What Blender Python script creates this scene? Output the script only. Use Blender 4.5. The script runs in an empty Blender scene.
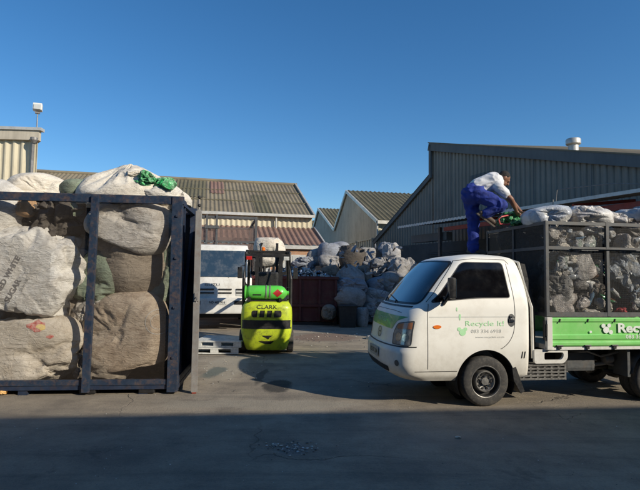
import bpy, bmesh, math, random
from mathutils import Vector as V, Matrix, noise
from mathutils.bvhtree import BVHTree
R = math.radians
random.seed(7)
scene = bpy.context.scene
COL = scene.collection

# ------------------------------------------------------------------ camera
PITCH, ROLL, F, CZ = R(3.4), R(0.7), 500.0, 1.7
cam_d = bpy.data.cameras.new('camera'); cam = bpy.data.objects.new('camera', cam_d); COL.objects.link(cam)
CM = Matrix.Rotation(R(90) + PITCH, 3, 'X') @ Matrix.Rotation(ROLL, 3, 'Z')
cam.matrix_world = Matrix.Translation((0, 0, CZ)) @ CM.to_4x4()
cam_d.sensor_width = 36.0; cam_d.lens = 36.0 * F / 640.0
cam_d.clip_start = 0.05; cam_d.clip_end = 2000
scene.camera = cam

def at(px, py, Y):
    """world point seen at a photo pixel, at distance Y"""
    d = CM @ V(((px - 320) / F, (245 - py) / F, -1.0))
    return V((0, 0, CZ)) + d * (Y / d.y)

# ------------------------------------------------------------------ helpers
def link(o, parent=None):
    COL.objects.link(o)
    if parent is not None: o.parent = parent
    return o

def tag(o, label=None, cat=None, group=None, kind=None):
    if label: o['label'] = label
    if cat: o['category'] = cat
    if group: o['group'] = group
    if kind: o['kind'] = kind
    return o

def thing(name, label, cat, loc=(0, 0, 0), rz=0.0, group=None):
    o = bpy.data.objects.new(name, None); COL.objects.link(o)
    o.location = loc; o.rotation_euler = (0, 0, rz); o.empty_display_size = 0.3
    return tag(o, label, cat, group)

def obj(name, bm, mats, parent=None, smooth=False, angle=None, norm=True):
    if norm: bmesh.ops.recalc_face_normals(bm, faces=bm.faces)
    me = bpy.data.meshes.new(name)
    bm.to_mesh(me); bm.free()
    if not isinstance(mats, (list, tuple)): mats = [mats]
    for m in mats: me.materials.append(m)
    if smooth or angle:
        me.polygons.foreach_set('use_smooth', [True] * len(me.polygons))
        if angle: me.set_sharp_from_angle(angle=R(angle))
    o = bpy.data.objects.new(name, me)
    return link(o, parent)

def bake(o):
    dg = bpy.context.evaluated_depsgraph_get(); dg.update()
    me = bpy.data.meshes.new_from_object(o.evaluated_get(dg))
    o.modifiers.clear(); o.data = me
    return o

def NB(): return bmesh.new()

def box(bm, c, s, rot=None, bev=0.0, mi=0, M=None):
    if bev <= 0 and M is None:
        c = V(c); vs = []
        for k in range(8):
            p = V(((k & 1) - .5, ((k >> 1) & 1) - .5, (k >> 2) - .5)); p = V((p.x * s[0], p.y * s[1], p.z * s[2]))
            vs.append(bm.verts.new((rot @ p if rot is not None else p) + c))
        for q in ((0, 2, 3, 1), (4, 5, 7, 6), (0, 1, 5, 4), (2, 6, 7, 3), (0, 4, 6, 2), (1, 3, 7, 5)): bm.faces.new([vs[i] for i in q]).material_index = mi
        return vs
    if bev > 0 and len(bm.verts) > 200:
        b2 = NB(); box(b2, c, s, rot, bev, mi, M); b2.verts.index_update(); mp = [bm.verts.new(v.co) for v in b2.verts]
        for f in b2.faces: bm.faces.new([mp[v.index] for v in f.verts]).material_index = mi
        b2.free(); return mp
    r = bmesh.ops.create_cube(bm, size=1.0)
    vs = r['verts']
    bmesh.ops.scale(bm, vec=s, verts=vs)
    if bev > 0:
        es = list({e for v in vs for e in v.link_edges})
        rr = bmesh.ops.bevel(bm, geom=es, offset=min(bev, min(s) * 0.45), segments=2, profile=0.7, affect='EDGES')
        vs = list({v for f in rr['faces'] for v in f.verts} | {v for v in vs if v.is_valid})
    if rot is not None:
        bmesh.ops.rotate(bm, cent=(0, 0, 0), matrix=rot, verts=vs)
    bmesh.ops.translate(bm, vec=c, verts=vs)
    if M is not None: bmesh.ops.transform(bm, matrix=M, verts=vs)
    if mi:
        for f in {f for v in vs for f in v.link_faces}: f.material_index = mi
    return vs

def bx(bm, x0, x1, y0, y1, z0, z1, **k):
    return box(bm, ((x0 + x1) / 2, (y0 + y1) / 2, (z0 + z1) / 2), (abs(x1 - x0), abs(y1 - y0), abs(z1 - z0)), **k)

def frame_for(d):
    d = d.normalized(); up = V((0, 0, 1)) if abs(d.z) < 0.95 else V((0, 1, 0))
    a = d.cross(up).normalized(); b = a.cross(d).normalized()
    return a, b

def tube(bm, pts, r, seg=10, cap=True, mi=0):
    pts = [V(p) for p in pts]
    rs = r if isinstance(r, (list, tuple)) else [r] * len(pts)
    rings = []
    for i, p in enumerate(pts):
        d = (pts[min(i + 1, len(pts) - 1)] - pts[max(i - 1, 0)])
        a, b = frame_for(d)
        rings.append([bm.verts.new(p + (a * math.cos(t) + b * math.sin(t)) * rs[i]) for t in [2 * math.pi * k / seg for k in range(seg)]])
    for i in range(len(rings) - 1):
        for k in range(seg):
            f = bm.faces.new((rings[i][k], rings[i][(k + 1) % seg], rings[i + 1][(k + 1) % seg], rings[i + 1][k])); f.material_index = mi
    if cap:
        bm.faces.new(rings[0][::-1]).material_index = mi; bm.faces.new(rings[-1]).material_index = mi

def bar(bm, a, b, w, h=None, bev=0.0, mi=0):
    """square bar between two points"""
    a = V(a); b = V(b); h = h or w
    d = b - a; x, y = frame_for(d)
    M = Matrix(((x.x, y.x, d.normalized().x), (x.y, y.y, d.normalized().y), (x.z, y.z, d.normalized().z)))
    return box(bm, (a + b) / 2, (w, h, d.length), rot=M, bev=bev, mi=mi)

def prism(bm, poly, fn0, fn1, mi=0):
    a = [bm.verts.new(fn0(*p)) for p in poly]; b = [bm.verts.new(fn1(*p)) for p in poly]
    n = len(poly)
    fs = [bm.faces.new(a), bm.faces.new(b[::-1])]
    for i in range(n): fs.append(bm.faces.new((a[i], b[i], b[(i + 1) % n], a[(i + 1) % n])))
    for f in fs: f.material_index = mi
    return a + b

def lathe(bm, prof, origin, axis='Y', seg=40, mi=0, close=False, caps=(True, True)):
    """prof = list of (offset along axis, radius)"""
    rings = []
    for (t, r) in prof:
        ring = []
        for k in range(seg):
            a = 2 * math.pi * k / seg
            c, s = math.cos(a) * r, math.sin(a) * r
            p = {'Y': (c, t, s), 'X': (t, c, s), 'Z': (c, s, t)}[axis]
            ring.append(bm.verts.new(V(origin) + V(p)))
        rings.append(ring)
    n = len(rings)
    for i in range(n if close else n - 1):
        A, B = rings[i], rings[(i + 1) % n]
        for k in range(seg):
            f = bm.faces.new((A[k], A[(k + 1) % seg], B[(k + 1) % seg], B[k])); f.material_index = mi
    if not close:
        for rg, cp in ((rings[0], caps[0]), (rings[-1], caps[1])):
            if cp and (rg[0].co - rg[1].co).length > 1e-5:
                f = bm.faces.new(rg); f.material_index = mi

def corrug(bm, s0, s1, bot, top, nrm, pitch, amp, sub=6, rows=1, trap=False):
    n = max(2, int((s1 - s0) / pitch * sub)); prev = None
    for i in range(n + 1):
        s = s0 + (s1 - s0) * i / n
        w = math.sin(2 * math.pi * s / pitch)
        if trap: w = max(-1, min(1, w * 2.2))
        o = V(nrm) * (amp * w)
        a, b = V(bot(s)), V(top(s))
        cur = [bm.verts.new(a.lerp(b, j / rows) + o) for j in range(rows + 1)]
        if prev:
            for j in range(rows): bm.faces.new((prev[j], cur[j], cur[j + 1], prev[j + 1]))
        prev = cur

def flat2d(poly, step=0.05):
    """triangulated 2D patch cut on a fine grid so it can be wrapped on a surface"""
    bm = NB(); vs = [bm.verts.new((p[0], p[1], 0)) for p in poly]
    bm.faces.new(vs); cut_grid(bm, step); return bm

def cut_grid(bm, step):
    xs = [v.co.x for v in bm.verts]; ys = [v.co.y for v in bm.verts]
    for (lo, hi, ax) in ((min(xs), max(xs), 0), (min(ys), max(ys), 1)):
        k = lo + step
        while k < hi:
            n = V((1, 0, 0)) if ax == 0 else V((0, 1, 0))
            bmesh.ops.bisect_plane(bm, geom=bm.verts[:] + bm.edges[:] + bm.faces[:], plane_co=n * k, plane_no=n)
            k += step
    bmesh.ops.triangulate(bm, faces=bm.faces[:])

def roundpoly(pts, r, seg=5):
    out = []; n = len(pts)
    for i in range(n):
        p0, p, p1 = V((*pts[i - 1], 0)), V((*pts[i], 0)), V((*pts[(i + 1) % n], 0))
        rr = r[i] if isinstance(r, (list, tuple)) else r
        a = p + (p0 - p).normalized() * min(rr, (p0 - p).length * .48)
        b = p + (p1 - p).normalized() * min(rr, (p1 - p).length * .48)
        for k in range(seg + 1):
            t = k / seg; q = a * (1 - t) ** 2 + p * 2 * t * (1 - t) + b * t * t
            out.append((q.x, q.y))
    return out

def text2d(s, size, extrude=0.0, bold=0.0, align='CENTER'):
    c = bpy.data.curves.new('lettering', 'FONT'); c.body = s; c.size = size; c.offset = bold
    c.align_x = align; c.align_y = 'CENTER'; c.extrude = extrude; c.resolution_u = 3
    o = bpy.data.objects.new('lettering', c)
    me = o.to_mesh(); bm = NB(); bm.from_mesh(me); o.to_mesh_clear()
    bpy.data.objects.remove(o); bpy.data.curves.remove(c)
    return bm

def pl(table, x):
    """monotone smooth interpolation of (x,y) table"""
    if x <= table[0][0]: return table[0][1]
    if x >= table[-1][0]: return table[-1][1]
    for i in range(len(table) - 1):
        x0, y0 = table[i]; x1, y1 = table[i + 1]
        if x <= x1:
            def sl(j):
                if j <= 0 or j >= len(table) - 1:
                    a = max(0, min(len(table) - 2, j if j == 0 else j - 1))
                    return (table[a + 1][1] - table[a][1]) / (table[a + 1][0] - table[a][0])
                d0 = (table[j][1] - table[j - 1][1]) / (table[j][0] - table[j - 1][0])
                d1 = (table[j + 1][1] - table[j][1]) / (table[j + 1][0] - table[j][0])
                return 0 if d0 * d1 <= 0 else 2 * d0 * d1 / (d0 + d1)
            h = x1 - x0; t = (x - x0) / h; m0, m1 = sl(i) * h, sl(i + 1) * h
            return (2*t**3 - 3*t*t + 1) * y0 + (t**3 - 2*t*t + t) * m0 + (-2*t**3 + 3*t*t) * y1 + (t**3 - t*t) * m1

def lin(table, x):
    if x <= table[0][0]: return table[0][1]
    for i in range(len(table) - 1):
        if x <= table[i + 1][0]:
            t = (x - table[i][0]) / (table[i + 1][0] - table[i][0]); return table[i][1] * (1 - t) + table[i + 1][1] * t
    return table[-1][1]

def copy_tree(o, parent=None):
    c = o.copy(); COL.objects.link(c)
    if parent is not None: c.parent = parent
    for ch in [k for k in bpy.data.objects if k.parent == o]: copy_tree(ch, c)
    return c

# ------------------------------------------------------------------ materials
MATS = {}
class NT:
    def __init__(s, name):
        s.m = bpy.data.materials.new(name); s.m.use_nodes = True; s.t = s.m.node_tree
        s.p = s.t.nodes['Principled BSDF']; s.tc = s.n('ShaderNodeTexCoord'); s.src = None; MATS[name] = s.m
    def shift(s):
        oi = s.n('ShaderNodeObjectInfo'); a = s.n('ShaderNodeVectorMath', operation='MULTIPLY_ADD'); s.l(oi.outputs['Random'], a.inputs[0]); a.inputs[1].default_value = (37.0, 53.0, 29.0); s.l(s.tc.outputs['Object'], a.inputs[2]); s.src = a.outputs[0]
    def n(s, ty, **k):
        nd = s.t.nodes.new(ty)
        for a, b in k.items():
            if a.startswith('i_'): nd.inputs[a[2:].replace('_', ' ')].default_value = b
            else: setattr(nd, a, b)
        return nd
    def l(s, a, b): s.t.links.new(a, b)
    def noise(s, scale, detail=6, rough=.6, vec=None, stretch=None, dist=0.0, coord='Object'):
        nd = s.n('ShaderNodeTexNoise'); nd.inputs['Scale'].default_value = scale; nd.inputs['Detail'].default_value = detail
        nd.inputs['Roughness'].default_value = rough; nd.inputs['Distortion'].default_value = dist
        src = vec or s.src or s.tc.outputs[coord]
        if stretch:
            mp = s.n('ShaderNodeMapping'); mp.inputs['Scale'].default_value = stretch; s.l(src, mp.inputs['Vector']); src = mp.outputs[0]
        s.l(src, nd.inputs['Vector']); return nd.outputs['Fac']
    def ramp(s, fac, stops):
        r = s.n('ShaderNodeValToRGB'); el = r.color_ramp.elements
        while len(el) < len(stops): el.new(0.5)
        for e, (p, c) in zip(el, stops):
            e.position = p; e.color = (*c, 1) if isinstance(c, (tuple, list)) else (c, c, c, 1)
        s.l(fac, r.inputs['Fac']); return r.outputs['Color']
    def mix(s, fac, a, b, mode='MIX'):
        m = s.n('ShaderNodeMix', data_type='RGBA', blend_type=mode)
        for sock, v in ((m.inputs['Factor'], fac), (m.inputs[6], a), (m.inputs[7], b)):
            if isinstance(v, (int, float)): sock.default_value = v
            elif isinstance(v, (tuple, list)): sock.default_value = (*v, 1)
            else: s.l(v, sock)
        return m.outputs[2]
    def math(s, op, a, b=None):
        m = s.n('ShaderNodeMath', operation=op)
        for sock, v in ((m.inputs[0], a), (m.inputs[1], b)):
            if v is None: continue
            if isinstance(v, (int, float)): sock.default_value = v
            else: s.l(v, sock)
        return m.outputs[0]
    def bump(s, h, strength=.4, dist=.01, prev=None):
        b = s.n('ShaderNodeBump'); b.inputs['Strength'].default_value = strength; b.inputs['Distance'].default_value = dist
        s.l(h, b.inputs['Height'])
        if prev: s.l(prev, b.inputs['Normal'])
        s.l(b.outputs[0], s.p.inputs['Normal']); return b.outputs[0]
    def base(s, c):
        if isinstance(c, (tuple, list)): s.p.inputs['Base Color'].default_value = (*c, 1)
        else: s.l(c, s.p.inputs['Base Color'])
    def set(s, **k):
        for a, b in k.items():
            sock = s.p.inputs[a.replace('_', ' ')]
            if isinstance(b, (int, float)): sock.default_value = b
            else: s.l(b, sock)

def rough_mat(name, c1, c2, scale=3, rough=.7, metal=0.0, bump=.25, bdist=.004, streak=0.0, dirt=None, dirt_amt=.5, coat=0.0, fine=60):
    """worn surface: two tones in patches, optional vertical streaks and dirt"""
    t = NT(name)
    a = t.noise(scale, 8, .65); col = t.mix(t.ramp(a, [(.35, 0.0), (.65, 1.0)]), c1, c2)
    if streak:
        st = t.noise(6, 5, .6, stretch=(1, 1, .08)); col = t.mix(t.ramp(st, [(.45, 0.0), (.75, streak)]), col, tuple(x * .45 for x in c1))
    if dirt:
        d = t.noise(scale * 2.3, 10, .75); col = t.mix(t.ramp(d, [(.48, 0.0), (.66, dirt_amt)]), col, dirt)
    t.base(col)
    r = t.noise(scale * 4, 4, .6); rr = t.ramp(r, [(.3, max(0, rough - .12)), (.7, min(1, rough + .12))])
    t.set(Roughness=rr, Metallic=metal)
    if coat: t.set(Coat_Weight=coat, Coat_Roughness=.08)
    if bump: t.bump(t.noise(fine, 6, .7), bump, bdist)
    return t.m

asph_mats = None
def ground_mat():
    t = NT('yard_concrete')
    big = t.noise(.22, 6, .6, dist=.6); mid = t.noise(1.3, 8, .7); fine = t.noise(38, 6, .8); grit = t.noise(160, 3, .7)
    col = t.mix(t.ramp(big, [(.35, 0.0), (.62, 1.0)]), (.275, .232, .172), (.38, .322, .238))
    col = t.mix(t.ramp(mid, [(.42, 0.0), (.68, .75)]), col, (.14, .12, .096))
    col = t.mix(t.ramp(fine, [(.3, .42), (.55, 0.0)]), col, (.09, .085, .08))
    col = t.mix(t.ramp(grit, [(.54, 0.0), (.68, .6)]), col, (.40, .335, .29))
    # long tyre-worn streaks running across the yard entrance
    st = t.noise(1.0, 6, .7, stretch=(.25, 2.2, 1), dist=.8)
    col = t.mix(t.ramp(st, [(.50, 0.0), (.70, .5)]), col, (.095, .09, .08))
    # oil blotches
    ob = t.noise(.75, 7, .72, dist=.4); col = t.mix(t.ramp(ob, [(.60, 0.0), (.70, .65)]), col, (.07, .066, .062))
    # cracks
    wv = t.n('ShaderNodeTexNoise'); wv.inputs['Scale'].default_value = 1.6; wv.inputs['Detail'].default_value = 6; t.l(t.tc.outputs['Object'], wv.inputs['Vector'])
    va = t.n('ShaderNodeVectorMath', operation='MULTIPLY_ADD'); t.l(wv.outputs['Color'], va.inputs[0]); va.inputs[1].default_value = (.9, .9, 0); t.l(t.tc.outputs['Object'], va.inputs[2])
    va2 = t.n('ShaderNodeVectorMath', operation='MULTIPLY_ADD'); t.l(wv.outputs['Color'], va2.inputs[0]); va2.inputs[1].default_value = (.25, .25, 0); va3 = t.n('ShaderNodeVectorMath', operation='ADD'); t.l(t.tc.outputs['Object'], va3.inputs[0]); va3.inputs[1].default_value = (-.125, -.125, 0); t.l(va3.outputs[0], va2.inputs[2])
    crk = []
    for sc, wd in ((.33, .0035), (1.1, .004)):
        vo = t.n('ShaderNodeTexVoronoi', feature='DISTANCE_TO_EDGE'); vo.inputs['Scale'].default_value = sc; t.l(va.outputs[0], vo.inputs['Vector'])
        crk.append(t.ramp(vo.outputs['Distance'], [(0, 1.0), (wd * (1 if sc < .5 else 1.6), 0.0)]))
    gate = t.ramp(t.noise(.5, 3, .5), [(.60, 0.0), (.68, .8)])
    c2 = t.mix(gate, (0, 0, 0), crk[1]); gate1 = t.ramp(t.noise(.35, 3, .5), [(.47, .0), (.58, .8)])
    c1 = t.mix(gate1, (0, 0, 0), crk[0]); ck = t.mix(1.0, c1, c2, 'LIGHTEN')
    col = t.mix(t.math('MULTIPLY', ck, .7), col, (.035, .032, .03))
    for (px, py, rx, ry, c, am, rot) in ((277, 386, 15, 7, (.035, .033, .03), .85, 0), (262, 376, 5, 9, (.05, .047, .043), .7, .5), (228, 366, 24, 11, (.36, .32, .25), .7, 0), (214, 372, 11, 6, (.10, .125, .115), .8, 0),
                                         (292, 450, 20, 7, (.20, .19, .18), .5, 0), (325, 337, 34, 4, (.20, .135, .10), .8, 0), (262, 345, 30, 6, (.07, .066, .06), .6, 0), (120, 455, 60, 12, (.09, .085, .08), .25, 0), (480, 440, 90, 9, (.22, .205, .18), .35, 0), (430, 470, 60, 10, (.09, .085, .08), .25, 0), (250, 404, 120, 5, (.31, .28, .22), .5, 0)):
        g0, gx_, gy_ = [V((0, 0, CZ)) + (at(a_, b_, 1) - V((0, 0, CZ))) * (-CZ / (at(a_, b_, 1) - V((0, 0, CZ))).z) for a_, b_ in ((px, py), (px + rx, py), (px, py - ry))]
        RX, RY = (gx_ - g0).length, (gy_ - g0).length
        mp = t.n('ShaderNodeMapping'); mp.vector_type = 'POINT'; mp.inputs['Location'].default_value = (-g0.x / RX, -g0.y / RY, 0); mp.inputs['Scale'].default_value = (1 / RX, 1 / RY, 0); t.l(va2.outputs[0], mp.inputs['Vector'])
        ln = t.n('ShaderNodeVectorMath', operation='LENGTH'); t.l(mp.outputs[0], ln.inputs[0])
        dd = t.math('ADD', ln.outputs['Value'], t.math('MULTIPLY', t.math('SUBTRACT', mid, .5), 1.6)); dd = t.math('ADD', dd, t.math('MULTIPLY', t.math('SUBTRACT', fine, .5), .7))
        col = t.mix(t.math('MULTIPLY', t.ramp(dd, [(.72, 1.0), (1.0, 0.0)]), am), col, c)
    t.base(col)
    t.set(Roughness=t.ramp(mid, [(.3, .72), (.7, .93)]))
    t.p.inputs['Specular IOR Level'].default_value = .3
    n1 = t.bump(fine, .9, .012); n2 = t.bump(mid, .5, .03, n1); t.bump(t.math('MULTIPLY', ck, -1.0), .8, .02, n2)
    return t.m

def bagcloth(name, c1, c2, dirt, weave=True, rough=.85, amt=.55, sheen=.0, stripe=None):
    t = NT(name); t.shift()
    a = t.noise(2.2, 8, .7); col = t.mix(t.ramp(a, [(.36, 0.0), (.62, 1.0)]), c1, c2)
    d = t.noise(4.5, 10, .75, dist=.5); col = t.mix(t.ramp(d, [(.46, 0.0), (.68, amt)]), col, dirt)
    d2 = t.noise(30, 8, .75); col = t.mix(t.ramp(d2, [(.54, 0.0), (.70, .35)]), col, tuple(x * .55 for x in dirt))
    if stripe:
        sp = t.n('ShaderNodeTexWave'); sp.inputs['Scale'].default_value = 1.3; sp.inputs['Distortion'].default_value = 1.5; t.l(t.src, sp.inputs['Vector'])
        col = t.mix(t.ramp(sp.outputs['Fac'], [(.86, 0.0), (.9, .7)]), col, stripe)
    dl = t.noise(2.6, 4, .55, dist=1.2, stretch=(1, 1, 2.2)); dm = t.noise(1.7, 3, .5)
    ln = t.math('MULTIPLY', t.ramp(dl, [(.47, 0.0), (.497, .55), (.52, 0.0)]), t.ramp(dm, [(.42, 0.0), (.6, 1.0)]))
    col = t.mix(ln, col, tuple(x * .5 for x in dirt))  # thin dark lines paint the shade of fold creases into the cloth colour
    t.base(col); t.set(Roughness=rough)
    if sheen: t.set(Sheen_Weight=sheen)
    cr = t.noise(3.2, 3, .5, dist=.7, stretch=(1, 1, 1.6)); n1 = t.bump(t.ramp(cr, [(.40, 0.0), (.44, .9), (.47, .1), (.56, .15), (.585, 1.0), (.62, 0.0)]), .22, .02)
    cr2 = t.noise(11, 8, .62, dist=.5, stretch=(.5, .5, 1.7)); n2 = t.bump(cr2, .85, .03, n1)
    if weave:
        w = t.n('ShaderNodeTexVoronoi'); w.inputs['Scale'].default_value = 130; t.l(t.src, w.inputs['Vector'])
        t.bump(w.outputs['Distance'], .25, .003, n2)
    return t.m

def plasticbag(name, cols, scale=14, rough=.42, trans=0.0, coat=.25, film_c=.6):
    """clear or thin plastic sack with the bottles and wraps inside showing as cells"""
    t = NT(name); t.shift()
    wn = t.n('ShaderNodeTexNoise'); wn.inputs['Scale'].default_value = 5; wn.inputs['Detail'].default_value = 4; t.l(t.src, wn.inputs['Vector'])
    va = t.n('ShaderNodeVectorMath', operation='MULTIPLY_ADD'); t.l(wn.outputs['Color'], va.inputs[0]); va.inputs[1].default_value = (.25, .25, .25); t.l(t.src, va.inputs[2])
    vo = t.n('ShaderNodeTexVoronoi'); vo.inputs['Scale'].default_value = scale; t.l(va.outputs[0], vo.inputs['Vector'])
    sp = t.n('ShaderNodeSeparateColor'); t.l(vo.outputs['Color'], sp.inputs[0])
    r = t.n('ShaderNodeValToRGB'); r.color_ramp.interpolation = 'CONSTANT'; el = r.color_ramp.elements
    while len(el) < len(cols): el.new(.5)
    for i, c in enumerate(cols): el[i].position = i / len(cols); el[i].color = (*c, 1)
    t.l(sp.outputs[0], r.inputs['Fac'])
    film = t.noise(7, 8, .7, dist=1.2)
    col = t.mix(t.ramp(film, [(.42, 0.0), (.72, .6)]), r.outputs['Color'], (film_c, film_c * .98, film_c * .93))
    col = t.mix(t.ramp(vo.outputs['Distance'], [(0.0, 0.0), (.45, 0.0), (.75, .5)]), col, (.05, .045, .04))  # darker cell borders put the shade between the contents into the colour
    t.base(col); t.set(Roughness=rough, Coat_Weight=coat, Coat_Roughness=.2)
    n1 = t.bump(vo.outputs['Distance'], .45, .02)
    cr = t.noise(9, 6, .6, dist=1.0); t.bump(t.ramp(cr, [(.38, 0.0), (.45, 1.0), (.5, .1), (.6, .9), (.66, .1)]), .5, .012, n1)
    return t.m

def mesh_mat(name, col, cell, wire, diag=False, edge=None):
    """woven wire panel: opaque wires, open cells"""
    t = NT(name); t.base(col); t.set(Roughness=.6, Metallic=.3)
    sx = t.n('ShaderNodeSeparateXYZ'); t.l(t.tc.outputs['Object'], sx.inputs[0])
    u = t.math('ADD', sx.outputs['X'], sx.outputs['Y']); z = sx.outputs['Z']
    if diag: u, z = t.math('ADD', u, z), t.math('SUBTRACT', u, z)
    hit = None
    for c in (u, z):
        fr = t.math('FRACT', t.math('DIVIDE', c, cell)); h = t.math('LESS_THAN', fr, wire / cell)
        hit = h if hit is None else t.math('MAXIMUM', hit, h)
    tr = t.n('ShaderNodeBsdfTransparent'); mx = t.n('ShaderNodeMixShader')
    t.l(hit, mx.inputs[0]); t.l(tr.outputs[0], mx.inputs[1]); t.l(t.p.outputs[0], mx.inputs[2])
    t.l(mx.outputs[0], t.t.nodes['Material Output'].inputs[0])
    return t.m

def glass_mat(name, col, rough=.04, dust=.3):
    t = NT(name)
    a = t.noise(5, 6, .7); t.base(t.mix(t.ramp(a, [(.45, 0.0), (.8, dust)]), col, (.35, .34, .31)))
    t.set(Roughness=t.ramp(a, [(.3, rough), (.8, rough + .15)])); t.p.inputs['Specular IOR Level'].default_value = .9
    t.set(Coat_Weight=.6 if dust > .05 else 0, Coat_Roughness=.02)
    if dust < .05: t.p.inputs['Specular IOR Level'].default_value = .35
    return t.m

def brick_mat(name, c1, c2, mortar, scale=1.0):
    t = NT(name); b = t.n('ShaderNodeTexBrick'); b.inputs['Scale'].default_value = scale
    mp = t.n('ShaderNodeMapping'); mp.inputs['Rotation'].default_value = (R(90), 0, 0); t.l(t.tc.outputs['Object'], mp.inputs['Vector']); t.l(mp.outputs[0], b.inputs['Vector'])
    b.inputs['Color1'].default_value = (*c1, 1); b.inputs['Color2'].default_value = (*c2, 1); b.inputs['Mortar'].default_value = (*mortar, 1)
    b.inputs['Mortar Size'].default_value = .01; b.inputs['Brick Width'].default_value = .23; b.inputs['Row Height'].default_value = .085
    a = t.noise(2, 6, .7); t.base(t.mix(t.ramp(a, [(.4, 0.0), (.8, .4)]), b.outputs['Color'], (.1, .07, .05))); t.set(Roughness=.9)
    t.bump(b.outputs['Fac'], -.4, .01); return t.m

M = {}
M['ground'] = ground_mat()
M['blue'] = rough_mat('blue_paint', (.018, .032, .062), (.03, .05, .085), 5, .5, .2, .3, .003, streak=.25, dirt=(.17, .10, .06), dirt_amt=.55)
M['darkblue'] = rough_mat('blue_paint_dull', (.012, .022, .05), (.02, .035, .07), 5, .6, .1, .3, .003, dirt=(.07, .045, .03), dirt_amt=.5)
M['galv'] = rough_mat('galvanised_steel', (.30, .29, .27), (.22, .21, .20), 8, .55, .4, .25, .002, streak=.3, dirt=(.22, .12, .07), dirt_amt=.35)
M['greysteel'] = rough_mat('grey_painted_steel', (.075, .08, .085), (.11, .112, .11), 6, .55, .3, .2, .002, dirt=(.14, .1, .07), dirt_amt=.4)
M['black'] = rough_mat('black_steel', (.012, .012, .013), (.022, .021, .02), 6, .5, .1, .2, .002, dirt=(.06, .05, .04), dirt_amt=.3)
M['blackplastic'] = rough_mat('black_plastic', (.015, .015, .016), (.028, .028, .028), 8, .45, 0, .15, .001, dirt=(.08, .07, .055), dirt_amt=.3)
M['rubber'] = rough_mat('tyre_rubber', (.035, .033, .031), (.05, .047, .043), 9, .85, 0, .4, .003, dirt=(.16, .14, .11), dirt_amt=.45)
M['white'] = rough_mat('truck_white_paint', (.88, .86, .785), (.83, .805, .73), 1.5, .40, 0, .03, .0005, dirt=(.5, .45, .36), dirt_amt=.25, coat=.0, fine=14)
def grime(m, z0, z1, c, amt=.6):
    nt = m.node_tree; p = nt.nodes['Principled BSDF']; lk = p.inputs['Base Color'].links[0]; src = lk.from_socket
    tc = nt.nodes.new('ShaderNodeTexCoord'); sx = nt.nodes.new('ShaderNodeSeparateXYZ'); nt.links.new(tc.outputs['Object'], sx.inputs[0])
    nz = nt.nodes.new('ShaderNodeTexNoise'); nz.inputs['Scale'].default_value = 7; nz.inputs['Detail'].default_value = 9; nz.inputs['Roughness'].default_value = .75; nt.links.new(tc.outputs['Object'], nz.inputs['Vector'])
    mr = nt.nodes.new('ShaderNodeMapRange'); mr.inputs['From Min'].default_value = z0; mr.inputs['From Max'].default_value = z1; mr.inputs['To Min'].default_value = 1; mr.inputs['To Max'].default_value = 0; nt.links.new(sx.outputs['Z'], mr.inputs['Value'])
    mu = nt.nodes.new('ShaderNodeMath'); mu.operation = 'MULTIPLY'; nt.links.new(mr.outputs[0], mu.inputs[0]); nt.links.new(nz.outputs['Fac'], mu.inputs[1])
    m2 = nt.nodes.new('ShaderNodeMath'); m2.operation = 'MULTIPLY'; nt.links.new(mu.outputs[0], m2.inputs[0]); m2.inputs[1].default_value = amt * 2; m2.use_clamp = True
    mx = nt.nodes.new('ShaderNodeMix'); mx.data_type = 'RGBA'; nt.links.new(m2.outputs[0], mx.inputs['Factor']); nt.links.new(src, mx.inputs[6]); mx.inputs[7].default_value = (*c, 1); nt.links.new(mx.outputs[2], p.inputs['Base Color'])
grime(M['white'], .34, .85, (.30, .255, .19), .5)
M['whiteold'] = rough_mat('old_white_paint', (.74, .73, .68), (.66, .64, .58), 2, .45, 0, .08, .001, streak=.15, dirt=(.33, .27, .2), dirt_amt=.4, coat=.2)
M['green'] = rough_mat('green_paint', (.20, .58, .14), (.25, .64, .18), 2, .35, 0, .05, .001, streak=.12, dirt=(.45, .55, .3), dirt_amt=.3, coat=.4)
M['bandgreen'] = rough_mat('green_decal', (.03, .33, .12), (.04, .38, .14), 2, .4, 0, .03, .001, coat=.3)
M['decal'] = rough_mat('pale_green_decal', (.42, .76, .40), (.50, .80, .48), 6, .4, 0, 0)
M['decalgrey'] = rough_mat('grey_decal', (.50, .51, .48), (.60, .60, .56), 6, .4, 0, 0)
M['decalwhite'] = rough_mat('white_decal', (.80, .80, .76), (.70, .76, .66), 12, .4, 0, 0)
M['glass'] = glass_mat('side_glass', (.003, .003, .004), dust=.0)
M['screen'] = glass_mat('windscreen_glass', (.02, .035, .05), .03, dust=.12)
M['lime'] = rough_mat('lime_paint', (.58, .70, .03), (.48, .58, .03), 3, .42, 0, .15, .002, streak=.25, dirt=(.10, .09, .04), dirt_amt=.65, coat=.15)
M['cylgreen'] = rough_mat('cylinder_green', (.10, .62, .06), (.13, .55, .08), 3, .35, 0, .05, .001, dirt=(.12, .2, .06), dirt_amt=.3, coat=.3)
M['red'] = rough_mat('red_paint', (.5, .03, .03), (.42, .03, .025), 4, .4, 0, .05, .001, coat=.3)
M['pinkred'] = rough_mat('faded_red_paint', (.55, .07, .07), (.45, .05, .05), 4, .45, 0, .1, .001)
M['redlens'] = rough_mat('red_lens', (.5, .02, .015), (.42, .02, .015), 4, .15, 0, 0, coat=1)
M['orangelens'] = rough_mat('orange_lens', (.85, .22, .03), (.75, .16, .02), 4, .15, 0, 0, coat=1)
M['chrome'] = rough_mat('bright_metal', (.6, .6, .6), (.5, .5, .5), 6, .2, 1.0, 0)
M['rim'] = rough_mat('steel_rim', (.20, .19, .175), (.28, .27, .25), 8, .45, .6, .1, .001, dirt=(.08, .07, .06), dirt_amt=.5)
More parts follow.
